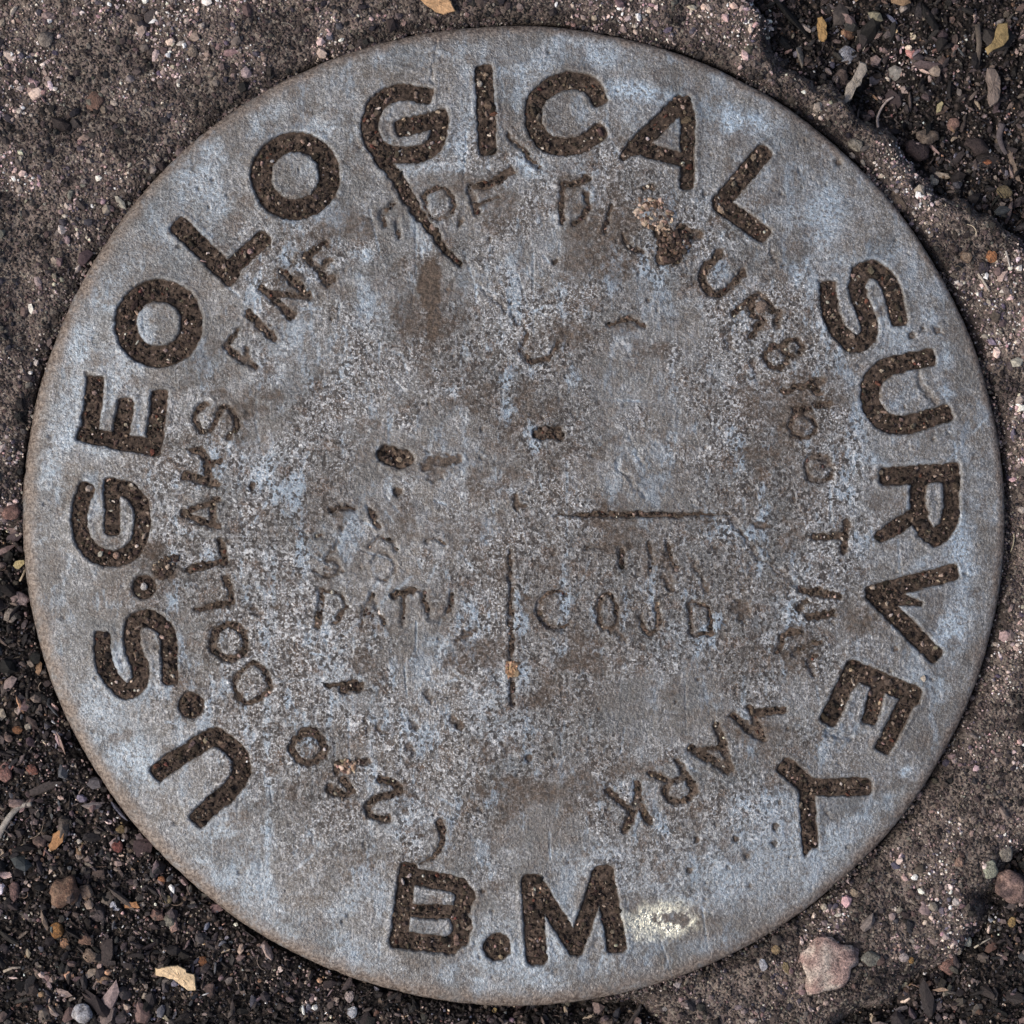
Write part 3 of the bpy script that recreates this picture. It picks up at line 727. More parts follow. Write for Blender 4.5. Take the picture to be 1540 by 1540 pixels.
# ---------------------------------------------------------------- the letters: packed soil lying in each cut
def fill_letter(label, strokes, depth, level, k=1.0, is_letter=True, wa=1.25, pw=4.0):
    x0, y0, x1, y1 = bbox(strokes, 22)
    sp = 2.4
    gx = np.arange(x0, x1, sp); gy = np.arange(y0, y1, sp)
    x, y = np.meshgrid(gx, gy)
    wx, wy = warp(x, y, wa)
    d = strokes_sdf(wx, wy, strokes, pw)
    grit = (vnoise(x, y, 5, 3) - .5) * 2.2 + (fbm(x, y, 26, 5) - .5) * 3.0 + (fbm(x, y, 75, 17) - .5) * 7.0
    patch = 0.0 if pw > 3 else -1.0 - 11.0 * np.clip(fbm(x, y, 17, 9) - .52 + .22 * (1 - k), 0, 1) * 2.0
    z = dome(x, y) + level + grit * min(1.0, depth / 9) + patch + 1.2 * sstep(-2, 2, d) * 0
    inside = d < 0.6
    H, W = x.shape
    idx = -np.ones(H * W, np.int64)
    cell = inside[:-1, :-1] & inside[1:, :-1] & inside[1:, 1:] & inside[:-1, 1:]
    I = np.arange(H * W).reshape(H, W)
    q = np.stack([I[:-1, :-1][cell], I[1:, :-1][cell], I[1:, 1:][cell], I[:-1, 1:][cell]], -1)
    if len(q) == 0:
        return None
    used = np.unique(q)
    idx[used] = np.arange(len(used))
    q = idx[q]
    xf, yf, zf = x.ravel()[used], y.ravel()[used], z.ravel()[used]
    tone = fbm(xf, yf, 30, 6)[:, None]
    spk = vnoise(xf, yf, 3.4, 2)[:, None]
    if pw > 3: c = np.array([[.032, .0235, .019]]) * (1 - tone) + np.array([[.118, .086, .068]]) * tone
    else: c = np.array([[.050, .037, .029]]) * (1 - tone) + np.array([[.15, .112, .088]]) * tone
    c = c * (.40 + 1.2 * spk)
    v = world_xyz(xf, yf, zf)
    # sand grains caught in the soil
    dens = int(len(used) * (.19 if depth > 8 else .12) * k)
    parts_v, parts_c, parts_f = [v], [c], []
    if dens > 2:
        ok = np.where(d.ravel()[used] < -3.0)[0]
        if len(ok) > 3:
            s = rng.choice(ok, min(dens, len(ok)), replace=False)
            r = np.clip(rng.lognormal(math.log(1.75), .42, len(s)), .9, 5.2)
            if depth <= 8: r = np.minimum(r, 2.4)
            gv, gf, gc = grain_arrays(xf[s] + rng.normal(0, .8, len(s)), yf[s] + rng.normal(0, .8, len(s)), zf[s] + r * .35, r, pick(PAL_FILL, len(s), .3))
            parts_v.append(gv); parts_c.append(gc); parts_f.append(gf + len(v))
    V = np.concatenate(parts_v) - disk_off
    Cc = np.concatenate(parts_c)
    T = np.concatenate(parts_f) if parts_f else None
    ob = mesh_from('letter' if is_letter else 'cut', V, q[:, ::-1], T, M_fill, False, disk, {'tint': Cc})
    if ob.data.polygons[0].normal.z < 0:
        pass
    return ob

for label, st, depth, level in BIG:
    stop = 'full stop' in label
    ob = fill_letter(label, st, depth, level)
    if ob:
        if stop: ob.name = 'full_stop'
        ob['label'] = ('dark soil filled round ' if stop else 'deep dark soil filled letter, ') + label
for label, st, depth, level, k in SMALL:
    plain = not label.startswith('faint') and any(w in label for w in ('cut', 'gouge', 'scratch', 'pit'))
    ob = fill_letter(label, st, depth, level, k, not plain, 2.4, 2.2)
    if ob:
        if plain:
            ob.name = [n for w, n in (('chisel cut', 'chisel_cut'), ('gouge', 'gouge'), ('scratch', 'scratch'), ('pit', 'pit')) if w in label][0]
        ob['label'] = label if plain or label.startswith('faint') else ('shallow brown worn letter, ' + label if 'hand' not in label else 'faint ' + label)

# ---------------------------------------------------------------- concrete base and soil
UR = [(1110, -400), (1130, -60), (1150, 20), (1189, 92), (1229, 120), (1270, 147), (1297, 181), (1344, 211), (1368, 248), (1418, 281), (1462, 304), (1476, 331), (1526, 346), (1560, 372), (1640, 430), (1800, 470), (3400, 500), (3400, -1900), (1110, -1900)]
LR = [(1560, 1250), (1510, 1300), (1478, 1340), (1474, 1390), (1420, 1432), (1350, 1462), (1320, 1500), (1262, 1535), (1180, 1600), (1150, 1800), (1150, 3400), (3400, 3400), (3400, 1200), (1800, 1190)]
BL = [(-1900, 700), (-300, 760), (-60, 790), (48, 808), (180, 900), (500, 1300), (720, 1490), (900, 1516), (1010, 1530), (1080, 1600), (1150, 1800), (1150, 3400), (-1900, 3400)]

def poly_mask(x, y, poly):
    """signed distance in pixels, positive inside"""
    inside = np.zeros(x.shape, bool)
    dist = np.full(x.shape, 1e9)
    n = len(poly)
    for i in range(n):
        (ax, ay), (bx, by) = poly[i], poly[(i + 1) % n]
        cond = ((ay > y) != (by > y))
        with np.errstate(divide='ignore', invalid='ignore'):
            xi = (bx - ax) * (y - ay) / ((by - ay) if by != ay else 1e-9) + ax
        inside ^= cond & (x < xi)
        dx, dy = bx - ax, by - ay
        t = np.clip(((x - ax) * dx + (y - ay) * dy) / (dx * dx + dy * dy), 0, 1)
        dist = np.minimum(dist, np.hypot(x - ax - t * dx, y - ay - t * dy))
    return np.where(inside, dist, -dist)

def soil_depth(x, y):
    wx = x + 60 * (fbm(x, y, 60, 2) - .5); wy = y + 60 * (fbm(x, y, 60, 7) - .5)
    ur = poly_mask(wx, wy, UR); lr = poly_mask(wx, wy, LR); bl = poly_mask(wx, wy, BL)
    return ur, lr, bl

def rdisk(x, y): return np.hypot(x - DCX, y - DCY)

def concrete_z(x, y, masks=None):
    ur, lr, bl = masks if masks is not None else soil_depth(x, y)
    r = rdisk(x, y)
    z = -13 + 16 * (fbm(x, y, 240, 3) - .5) + 9 * (fbm(x, y, 60, 5) - .5) + 10.0 * (fbm(x, y, 16, 8, 3) - .5)
    z += 7 * sstep(60, 500, r - DR) * (x < 700)
    z -= (1 + 9 * fbm(x, y, 70, 16)) * sstep(22, 2, r - DR)
    z -= 6 * sstep(60, 0, r - DR) * (x > 1200)
    for d, deep, wdt in ((ur, 95, 60), (lr, 60, 70), (bl, 70, 56)):
        z -= deep * sstep(-wdt * .35, wdt * .65, d)
    z = np.where(r < DR + 3, np.minimum(z, -41), z)
    z = np.where(r < DR - 30, -40.2, z)
    return z

def soil_z(x, y, masks=None):
    ur, lr, bl = masks if masks is not None else soil_depth(x, y)
    r = rdisk(x, y)
    z = -60.0 + 0 * x
    z += 30 * sstep(-10, 60, bl) + 18 * sstep(0, 60, lr) - 8 * sstep(0, 40, ur) + 20 * sstep(60, 240, ur)
    amp = np.where(ur > 0, 1.5, 1.0)
    z += amp * (22 * (fbm(x, y, 90, 4) - .5) + 14 * (fbm(x, y, 24, 6) - .5) + 6 * (fbm(x, y, 8, 10, 2) - .5))
    z -= 8 * sstep(22, 0, r - DR)
    z = np.where(r < DR + 6, np.minimum(z, -46), z)
    return z

def axis(fine0, fine1, step, far):
    core = np.arange(fine0, fine1 + .1, step)
    out = [core]
    lo, hi, s = core[0], core[-1], step
    L, Hh = [], []
    while hi < far + HALF:
        s *= 1.25; lo -= s; hi += s; L.append(lo); Hh.append(hi)
    return np.concatenate([L[::-1], core, Hh])

def grid_sheet(name, ax, zf, keep, mat, smooth=True, extra=None):
    x, y = np.meshgrid(ax, ax)
    ms = soil_depth(x, y)
    z = zf(x, y, ms)
    kp = keep(x, y, ms)
    H, W = x.shape
    I = np.arange(H * W).reshape(H, W)
    cell = kp[:-1, :-1] | kp[1:, :-1] | kp[1:, 1:] | kp[:-1, 1:]
    q = np.stack([I[1:, :-1][cell], I[1:, 1:][cell], I[:-1, 1:][cell], I[:-1, :-1][cell]], -1)
    used = np.unique(q); idx = -np.ones(H * W, np.int64); idx[used] = np.arange(len(used)); q = idx[q]
    xs, ys, zs = x.ravel()[used], y.ravel()[used], z.ravel()[used]
    at = {}
    if extra: at = extra(xs, ys, [m.ravel()[used] for m in ms])
    return mesh_from(name, world_xyz(xs, ys, zs), q, None, mat, smooth, None, at)

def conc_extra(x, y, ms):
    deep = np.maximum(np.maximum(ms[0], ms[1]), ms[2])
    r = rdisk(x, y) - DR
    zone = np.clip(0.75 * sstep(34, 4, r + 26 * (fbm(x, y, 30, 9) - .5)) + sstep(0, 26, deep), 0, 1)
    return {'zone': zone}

ax_c = axis(-130, 1670, 3.0, 3200)
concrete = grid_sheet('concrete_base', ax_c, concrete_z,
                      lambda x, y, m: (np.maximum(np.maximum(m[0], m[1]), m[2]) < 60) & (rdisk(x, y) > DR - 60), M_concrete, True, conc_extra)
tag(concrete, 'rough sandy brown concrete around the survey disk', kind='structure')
ax_s = axis(-130, 1670, 4.0, 14000)
soil = grid_sheet('ground', ax_s, soil_z,
                  lambda x, y, m: (np.maximum(np.maximum(m[0], m[1]), m[2]) > -60) | (np.abs(x - HALF) > 2600) | (np.abs(y - HALF) > 2600), M_soil, True)
tag(soil, 'dark gritty soil around the concrete', kind='structure')

def scatter(n, lo=-420, hi=1960):
    """n is the number for the photographed square; sparser round it"""
    dens = n / 1780.0 ** 2
    m = int(dens * (hi - lo) ** 2)
    x, y = rng.uniform(lo, hi, m), rng.uniform(lo, hi, m)
    out = np.maximum(np.abs(x - HALF), np.abs(y - HALF)) - 830
    k_ = (out < 0) | (rng.random(m) < .30 * sstep(420, 60, out) + .05)
    return x[k_], y[k_]

def top_z(x, y):
    ms = soil_depth(x, y)
    zc, zs = concrete_z(x, y, ms), soil_z(x, y, ms)
    return np.maximum(zc, zs), zc > zs, ms

# sand grains standing out of the concrete
def conc_tone(x, y):
    t = .30 + 1.55 * sstep(.42, .60, fbm(x, y, 58, 15)) * (.45 + .85 * sstep(.38, .6, fbm(x, y, 190, 4)))
    return t + 1.0 * sstep(1.2, .3, ell(x, y, 290, -20, 240, 48))

def sample(n, want_concrete):
    x, y = scatter(n)
    k_ = rdisk(x, y) > DR + 4
    x, y = x[k_], y[k_]
    z, onc, ms = top_z(x, y)
    k_ = onc if want_concrete else ~onc
    return x[k_], y[k_], z[k_]

x, y, z = sample(46000, True)
k = fbm(x, y, 55, 13) + .3 * (rng.random(len(x)) - .5) > .42
x, y, z = x[k], y[k], z[k]
r_ = np.clip(rng.lognormal(math.log(2.7), .44, len(x)), 1.4, 9.5)
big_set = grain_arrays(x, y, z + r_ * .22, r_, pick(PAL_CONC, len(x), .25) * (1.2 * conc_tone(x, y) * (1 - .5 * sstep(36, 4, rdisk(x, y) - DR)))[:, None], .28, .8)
x, y, z = sample(105000, True)
r_ = rng.uniform(1.1, 2.4, len(x))
tone = conc_tone(x, y)
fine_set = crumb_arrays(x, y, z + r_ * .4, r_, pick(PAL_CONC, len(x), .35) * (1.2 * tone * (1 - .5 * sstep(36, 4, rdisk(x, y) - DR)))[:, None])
# sand lapping up against the edge of the disk
t_ = rng.uniform(0, 2 * math.pi, 9000)
t_ = t_[vnoise(np.cos(t_) * 736, np.sin(t_) * 736, 60, 6) + .3 * (rng.random(len(t_)) - .5) > .46]
ra = DR + np.abs(rng.normal(0, 5.5, len(t_))) - .5
x, y = DCX + ra * np.cos(t_), DCY + ra * np.sin(t_)
_, onc_, _ = top_z(DCX + (DR + 14) * np.cos(t_), DCY + (DR + 14) * np.sin(t_))
x, y, ra = x[onc_], y[onc_], ra[onc_]
r_ = rng.uniform(1.3, 3.4, len(x))
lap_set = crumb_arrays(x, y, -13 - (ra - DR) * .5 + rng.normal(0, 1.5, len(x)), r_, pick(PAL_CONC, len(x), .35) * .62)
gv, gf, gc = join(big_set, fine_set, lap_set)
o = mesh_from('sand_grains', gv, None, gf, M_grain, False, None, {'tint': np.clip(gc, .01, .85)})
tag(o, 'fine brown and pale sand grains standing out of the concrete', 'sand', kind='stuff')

# grit in the soil
x, y, z = sample(38000, False)
r_ = np.clip(rng.lognormal(math.log(3.0), .46, len(x)), 1.6, 9.0)
clump = .85 + 1.3 * sstep(.35, .65, fbm(x, y, 50, 19)) + 2.2 * sstep(1.1, .3, ell(x, y, 1362, 82, 62, 46, -35) + .8 * (fbm(x, y, 20, 3) - .5))
big_set = grain_arrays(x, y, z + r_ * .3 + np.abs(rng.normal(0, 2.4, len(x))), r_, pick(PAL_SOIL, len(x), .42) * clump[:, None], .58, .9)
x, y, z = sample(110000, False)
r_ = rng.uniform(1.2, 2.8, len(x))
clump = .8 + 1.4 * sstep(.35, .65, fbm(x, y, 50, 19)) + 2.6 * sstep(1.1, .3, ell(x, y, 1362, 82, 62, 46, -35) + .8 * (fbm(x, y, 20, 3) - .5))
fine_set = crumb_arrays(x, y, z + r_ * .5 + np.abs(rng.normal(0, 1.5, len(x))), r_, pick(PAL_SOIL, len(x), .45) * clump[:, None])
gv, gf, gc = join(big_set, fine_set)
o = mesh_from('soil_grit', gv, None, gf, M_grain, False, None, {'tint': np.clip(gc, .006, .85)})
tag(o, 'loose dark crumbs and grit covering the soil', 'grit', kind='stuff')

# ---------------------------------------------------------------- fibres
def tube_arrays(pts, r0, r1, sides=5, flat=1.0):
    """pts: list of (px,py,z) -> verts (pixel space), quads"""
    P = np.array(catmull(pts, 4)) if len(pts) > 3 else np.array(pts, float)
    n = len(P)
    T = np.gradient(P, axis=0); T /= np.linalg.norm(T, axis=1)[:, None] + 1e-9
    up = np.array([0, 0, 1.0])
    S = np.cross(T, up); S /= np.linalg.norm(S, axis=1)[:, None] + 1e-9
    U = np.cross(S, T)
    rad = np.linspace(r0, r1, n)
    a = np.arange(sides) * 2 * math.pi / sides
    V = P[:, None, :] + rad[:, None, None] * (np.cos(a)[None, :, None] * S[:, None, :] + flat * np.sin(a)[None, :, None] * U[:, None, :])
    V = V.reshape(-1, 3)
    q = []
    for i in range(n - 1):
        for j in range(sides):
            q.append((i * sides + j, i * sides + (j + 1) % sides, (i + 1) * sides + (j + 1) % sides, (i + 1) * sides + j))
    caps = []
    for j in range(1, sides - 1):
        caps.append((0, j + 1, j)); e = (n - 1) * sides; caps.append((e, e + j, e + j + 1))
    return V, np.array(q), np.array(caps)

def to_world(V):
    return np.stack([(V[:, 0] - HALF) * PX, (HALF - V[:, 1]) * PX, V[:, 2] * PX], -1)

def zat(px, py):
    z, onc, ms = top_z(np.array([float(px)]), np.array([float(py)]))
    return float(z[0])

Vs, Qs, Ts, Cs = [], [], [], []
off = 0
fx, fy = scatter(900, -60, 1600)
fz, fon, fms = top_z(fx, fy)
cnt = 0
for i in range(len(fx)):
    if rdisk(fx[i], fy[i]) < DR + 14: continue
    if fon[i] and rng.random() < .62: continue
    L = rng.uniform(9, 34); an = rng.uniform(0, 2 * math.pi); bend = rng.normal(0, .5)
    pts = []
    ok = True
    for s_ in (-.5, -.17, .17, .5):
        a_ = an + bend * s_ * 2
        xx, yy = fx[i] + L * s_ * math.cos(a_), fy[i] + L * s_ * math.sin(a_)
        if rdisk(xx, yy) < DR + 4: ok = False
        pts.append((xx, yy, fz[i] + 3.2 + rng.normal(0, 1.0)))
    if not ok: continue
    w_ = rng.uniform(.55, 1.3)
    V, q, t = tube_arrays(pts, w_, w_ * .6, 4)
    c = pick([(.14, .10, .08, 3), (.24, .19, .15, 2), (.40, .34, .28, 1), (.07, .05, .045, 3)], 1)
    Vs.append(V); Qs.append(q + off); Ts.append(t + off); Cs.append(np.repeat(c, len(V), 0)); off += len(V)
o = mesh_from('root_fibres', to_world(np.concatenate(Vs)), np.concatenate(Qs), np.concatenate(Ts), M_fibre, True, None, {'tint': np.concatenate(Cs)})
tag(o, 'short dry brown rootlets and fibres lying in the grit', 'fibres', kind='stuff')

# ---------------------------------------------------------------- single stones, chips, twigs
def stone(name, label, px, py, rx, ry, deg, colr, cat='pebble', rz=None, lift=.25, mottled=None, group=None, seed=None, lumpy=.16):
    lr = np.random.default_rng(int(px * 31 + py * 7) if seed is None else seed)
    bmx = bmesh.new()
    bmesh.ops.create_icosphere(bmx, subdivisions=3 if max(rx, ry) > 11 else 2, radius=1.0)
    rz = rz if rz is not None else .62 * min(rx, ry)
    co = np.array([v.co[:] for v in bmx.verts])
    # facets: cut the ball with random planes
    for i in range(11):
        nrm = lr.normal(size=3); nrm /= np.linalg.norm(nrm)
        lim = lr.uniform(.66, .93)
        dd = co @ nrm - lim
        co = co - np.maximum(dd, 0)[:, None] * nrm * .92
    ph = lr.uniform(0, 6, 3)
    co *= (1 + lumpy * .5 * np.sin(co[:, :1] * 5 + ph[0]) * np.sin(co[:, 1:2] * 4.3 + ph[1]) + lr.normal(0, lumpy * .11, (len(co), 1)))
    co *= np.array([rx, ry, rz])
    a = math.radians(-deg); c_, s_ = math.cos(a), math.sin(a)
    co = np.stack([co[:, 0] * c_ - co[:, 1] * s_, co[:, 0] * s_ + co[:, 1] * c_, co[:, 2]], -1)
    f = np.array([[v.index for v in p.verts] for p in bmx.faces])
    bmx.free()
    z = zat(px, py)
    tint = np.tile(np.array(colr, float), (len(co), 1))
    if mottled is not None:
        m = vnoise(co[:, 0] + px, co[:, 1] + py, max(4, rx * .28), 4)[:, None]
        m = np.clip((m - .42) * 4, 0, 1)
        tint = tint * (1 - m) + np.array(mottled) * m
    tint *= np.exp(lr.normal(0, .10, (len(co), 1)))
    co[:, 2] += rz
    ob = mesh_from(name, co * PX, None, f, M_stone, max(rx, ry) > 11, None, {'tint': tint})
    ob.location = ((px - HALF) * PX, (HALF - py) * PX, (z - rz * (1 - lift)) * PX)
    return tag(ob, label, cat, group)

def chip(name, label, pts, thick, colr, cat, tilt=(0, 0), edge=None, height=4.0, group=None):
    """irregular flake from an outline, with rough top"""
    P = np.array(pts, float); cx, cy = P.mean(0)
    lr = np.random.default_rng(int(cx * 13 + cy))
    out = []
    for i in range(len(P)):
        a, b = P[i], P[(i + 1) % len(P)]
        m = max(1, int(np.hypot(*(b - a)) / 5))
        for k_ in range(m):
            out.append(a + (b - a) * k_ / m + (lr.normal(0, .7, 2)))
    out = np.array(out) - (cx, cy)
    n = len(out)
    rings = []
    for f_, zz in ((1.0, 0.0), (1.04, thick * .5), (.97, thick * .95), (.62, thick * 1.05), (.25, thick * 1.1)):
        r3 = np.concatenate([out * f_, np.full((n, 1), zz)], 1)
        if f_ < .99: r3[:, 2] += lr.normal(0, thick * .06, n)
        rings.append(r3)
    V = np.concatenate(rings + [np.array([[0, 0, thick * 1.1]]), np.array([[0, 0, 0.0]])])
    q = []; t = []
    for k_ in range(4):
        for i in range(n):
            j = (i + 1) % n
            q.append((k_ * n + i, k_ * n + j, (k_ + 1) * n + j, (k_ + 1) * n + i))
    for i in range(n):
        j = (i + 1) % n
        t.append((4 * n + i, 4 * n + j, 5 * n)); t.append((j, i, 5 * n + 1))
    tx, ty = math.radians(tilt[0]), math.radians(tilt[1])
    V[:, 2] += V[:, 0] * math.tan(tx) + V[:, 1] * math.tan(ty)
    V[:, 2] -= V[:, 2].min()
    tint = np.tile(np.array(colr, float), (len(V), 1)) * np.exp(lr.normal(0, .07, (len(V), 1)))
    if edge is not None: tint[:2 * n] = np.array(edge)
    W = np.stack([V[:, 0], -V[:, 1], V[:, 2]], -1) * PX
    q = np.array(q)[:, ::-1]; t = np.array(t)[:, ::-1]
    ob = mesh_from(name, W, q, t, M_chip, False, None, {'tint': tint})
    ob.location = ((cx - HALF) * PX, (HALF - cy) * PX, (zat(cx, cy) + height) * PX)
    return tag(ob, label, cat, group)

def twig(name, label, pts, r0, r1, colr, cat, lift=4.0, flat=.7):
    x0, y0 = pts[len(pts) // 2]
    z0 = zat(x0, y0)
    V, q, t = tube_arrays([(a, b, max(zat(a, b), z0 - 10) + lift) for a, b in pts], r0, r1, 7, flat)
    tint = np.tile(np.array(colr, float), (len(V), 1)) * np.exp(np.random.default_rng(int(x0)).normal(0, .12, (len(V), 1)))
    W = to_world(V); o_ = np.array([(x0 - HALF) * PX, (HALF - y0) * PX, z0 * PX])
    ob = mesh_from(name, W - o_, q, t, M_fibre, True, None, {'tint': tint})
    ob.location = o_
    return tag(ob, label, cat)

def cp(ox, oy, size, pts):
    f = size / 1540.0
    return [(ox + a * f, oy + b * f) for a, b in pts]

# lower left soil
chip('wood_chip', 'pale cream wood chip with ragged edge lying on dark soil', cp(0, 1240, 300, [(1205, 1115), (1370, 1095), (1430, 1130), (1440, 1160), (1490, 1165), (1505, 1230), (1500, 1300), (1440, 1290), (1330, 1205), (1200, 1165)]), 8, (.80, .60, .38), 'chip', (-6, -14), (.10, .085, .05), 6)
stone('pebble', 'white chalky pebble lying below the cream chip', 120, 1528, 16, 17, 20, (.60, .62, .68), lift=.6, mottled=(.5, .5, .52))
stone('pebble', 'tiny shiny blue white bead like pebble', 168.5, 1367, 9, 8, 40, (.62, .66, .78), lift=.8)
stone('pebble', 'little grey white pebble touching the orange seed flake', 95, 1245, 6, 5, 0, (.45, .45, .46), lift=.8)
chip('seed_flake', 'slender orange brown seed flake standing near the grey twig', cp(0, 1240, 300, [(440, 55), (485, 80), (470, 140), (420, 200), (375, 215), (368, 170), (395, 90)]), 4, (.36, .19, .09), 'flake', (10, 0), None, 6)
stone('clod', 'large reddish brown crumbly clod of earth', 94, 1345, 24, 25, 30, (.19, .115, .085), 'clod', 16, .6, (.28, .19, .14), lumpy=.35)
stone('clod', 'light tan crumb beside the large reddish clod', 124, 1345, 14, 11, 30, (.30, .21, .15), 'clod', None, .7, (.42, .32, .25), lumpy=.3)
stone('pebble', 'ochre orange pebble left of the pinkish clod', 82, 1402, 11, 13, 20, (.36, .19, .075), lift=.7)
stone('pebble', 'peach coloured pebble below the ochre orange one', 93, 1422, 8, 9, 20, (.42, .25, .16), lift=.7)
stone('clod', 'greyish tan crumbly clod above the tan gravel', 133, 1441, 13, 12, 0, (.28, .21, .16), 'clod', None, .7, (.36, .28, .22), lumpy=.35)
stone('clod', 'pinkish tan clod between the ochre pebble and the cream chip', 125, 1415, 13, 10, 20, (.27, .17, .13), 'clod', None, .6, None, lumpy=.3)
chip('flake', 'small orange flake with a white tip', cp(0, 1240, 300, [(940, 620), (1030, 615), (1070, 660), (950, 665)]), 4, (.38, .19, .09), 'flake', (0, 0), None, 6)
stone('pebble', 'tiny white grain at the tip of the orange flake', 210, 1365, 5, 4, 40, (.62, .56, .5), lift=.9)
stone('clod', 'dark red crumb of brick like earth by the disk', 173, 1276, 11, 9, 50, (.17, .055, .05), 'clod', None, .6, (.22, .09, .08), lumpy=.3)
stone('pebble', 'rounded olive tan pebble near the disk edge', 249, 1358, 8, 7.5, 0, (.25, .21, .13), lift=.8)
stone('pebble', 'smooth grey green pebble beside a pinkish one', 252, 1390, 9, 13, -20, (.24, .235, .20), lift=.7)
stone('pebble', 'pinkish brown pebble left of the grey green one', 233, 1380, 12, 9, 30, (.24, .15, .13), lift=.6)
stone('pebble', 'orange crumb close under the disk edge', 240, 1327, 6, 8, -20, (.40, .19, .10), lift=.8)
stone('pebble', 'yellowish olive pebble close under the disk edge', 178, 1250, 9, 7, -10, (.20, .15, .08), lift=.7)
stone('pebble', 'brown orange round pebble above the cream chip', 301, 1450, 9, 8, 0, (.26, .12, .06), lift=.7)
stone('pebble', 'pale olive elongated grain below the cream chip', 166, 1503, 5, 9, 20, (.36, .32, .2), lift=.8)
stone('pebble', 'small bright pale grain below the olive elongated one', 219, 1506, 4.5, 6, 0, (.62, .58, .6), lift=.9)
stone('pebble', 'flat tan pebble below the greyish tan clod', 154, 1478, 14, 6, 0, (.33, .23, .16), lift=.6)
stone('pebble', 'grey lilac pebble right of the large reddish clod', 142, 1380, 12, 10, 30, (.15, .125, .125), lift=.6)
stone('pebble', 'tall purple brown pebble on the soil beside the reddish clod', 18, 1345, 9, 17, 0, (.20, .13, .125), lift=.6)
stone('pebble', 'pink stone at the side of the grey twig', 4, 1165, 11, 17, 0, (.27, .145, .13), lift=.6, mottled=(.33, .2, .18))
twig('dry_twig', 'curved pale grey dry twig on dark soil', [(-8, 1262), (4, 1240), (16, 1224), (28, 1215), (44, 1211)], 5.5, 3.5, (.30, .275, .25), 'twig', 7)
twig('straw', 'short pale straw at the soil beside the tan clod', [(0, 1466), (14, 1460), (27, 1459)], 2.2, 1.6, (.36, .31, .26), 'straw', 7)
chip('flake', 'pale yellow angular chip against the disk edge by the first G', cp(0, 780, 220, [(95, 500), (130, 450), (215, 435), (220, 480), (160, 545)]), 5, (.44, .36, .19), 'flake', (0, 0), None, 6)
twig('straw', 'thin pale straw leaning beside the yellow chip', [(33, 855), (29, 866), (25, 875)], 2.0, 1.4, (.52, .42, .30), 'straw', 9)
stone('pebble', 'light pinkish grey stone in the soil beside the yellow chip', 26, 902, 16, 11, 20, (.30, .235, .235), lift=.6, mottled=(.38, .31, .31))
stone('pebble', 'rough pale grey stone touching the pinkish grey one', 11, 926, 12, 11, 0, (.30, .265, .24), lift=.6, mottled=(.40, .36, .32))
stone('pebble', 'whitish round pebble in the soil by the U of U.S.', 38, 1095, 6, 6, 0, (.40, .37, .32), lift=.8)
stone('pebble', 'rusty brown pebble next to the whitish round one', 22, 1100, 9, 7, 0, (.28, .14, .075), lift=.7)
stone('pebble', 'red brown pebble between the whitish round one and the grey twig', 44, 1160, 11, 8, 30, (.26, .125, .10), lift=.6)
stone('pebble', 'chalky pink white pebble near the B of B.M', 524, 1504, 8, 11, 0, (.50, .43, .42), lift=.8)
stone('pebble', 'bluish white pebble touching the chalky pink one', 528, 1527, 9, 10, 20, (.55, .58, .64), lift=.8)
stone('pebble', 'small mustard yellow grain under the disk edge', 744, 1528, 5, 5, 0, (.58, .43, .2), lift=.9)
# lower right
stone('granite_pebble', 'large pink and white granite pebble in the concrete', 1243, 1452, 50, 44, -25, (.50, .355, .325), 'stone', 17, .1, (.68, .60, .54), lumpy=.5)
stone('pebble', 'pale green pebble beside the pitted pink stone', 1492, 1309, 13, 15, 20, (.40, .43, .35), lift=.5)
stone('pebble', 'pale beige grey pebble above the green one', 1517, 1287, 13, 14, 0, (.38, .355, .31), lift=.45)
stone('pitted_stone', 'pink stone with dark pits next to the green pebble', 1532, 1336, 30, 27, 20, (.36, .25, .22), 'stone', 18, .5, (.14, .10, .10), lumpy=.3)
stone('pebble', 'grey green worn pebble right of the granite pebble', 1311, 1442, 15, 13, -20, (.24, .245, .22), lift=.4)
stone('pebble', 'round white grain standing by the disk edge', 1241, 1367, 6, 6.5, 0, (.66, .60, .5), lift=.7)
stone('pebble', 'elongated bluish white pebble left of the granite pebble', 1149, 1453, 6.5, 11, -10, (.52, .54, .60), lift=.6)
stone('pebble', 'ochre oval pebble above the bluish white one', 1168, 1430, 8, 7.5, 0, (.33, .25, .15), lift=.5)
stone('pebble', 'olive oval pebble right of the bluish white one', 1184, 1458, 5.5, 10, -20, (.27, .22, .13), lift=.5)
stone('pebble', 'pinkish white round pebble with an orange neighbour', 1361, 1441, 8, 8, 0, (.50, .44, .44), lift=.6)
stone('pebble', 'small orange grain touching the pinkish white pebble', 1372, 1446, 5, 6, 0, (.36, .22, .09), lift=.6)
stone('pebble', 'dusky pink pebble in the concrete edge by the pitted stone', 1432, 1460, 14, 16, 20, (.28, .17, .15), lift=.4)
stone('pebble', 'pale mint green grain on the concrete rim', 1462, 1423, 8, 10, 0, (.42, .45, .41), lift=.6)
stone('pebble', 'golden grain in the soil beside the pitted pink stone', 1528, 1392, 7, 9, 30, (.40, .28, .13), lift=.7)
stone('pebble', 'cream wedge shaped grain at the disk edge', 1286, 1345, 7, 6, 45, (.46, .38, .29), lift=.6)
stone('pebble', 'light pink grain on the concrete under the E', 1445, 1298, 8, 9, 45, (.36, .25, .2), lift=.5)
twig('straw', 'fine pale straw along the concrete rim', [(1472, 1432), (1484, 1424), (1496, 1417)], 1.6, 1.1, (.5, .45, .37), 'straw', 4)
chip('flake', 'flat tan sliver over the dark gap', cp(1240, 1240, 300, [(850, 1300), (940, 1290), (985, 1305), (900, 1325)]), 3, (.36, .25, .18), 'flake', (0, 0), None, 8)
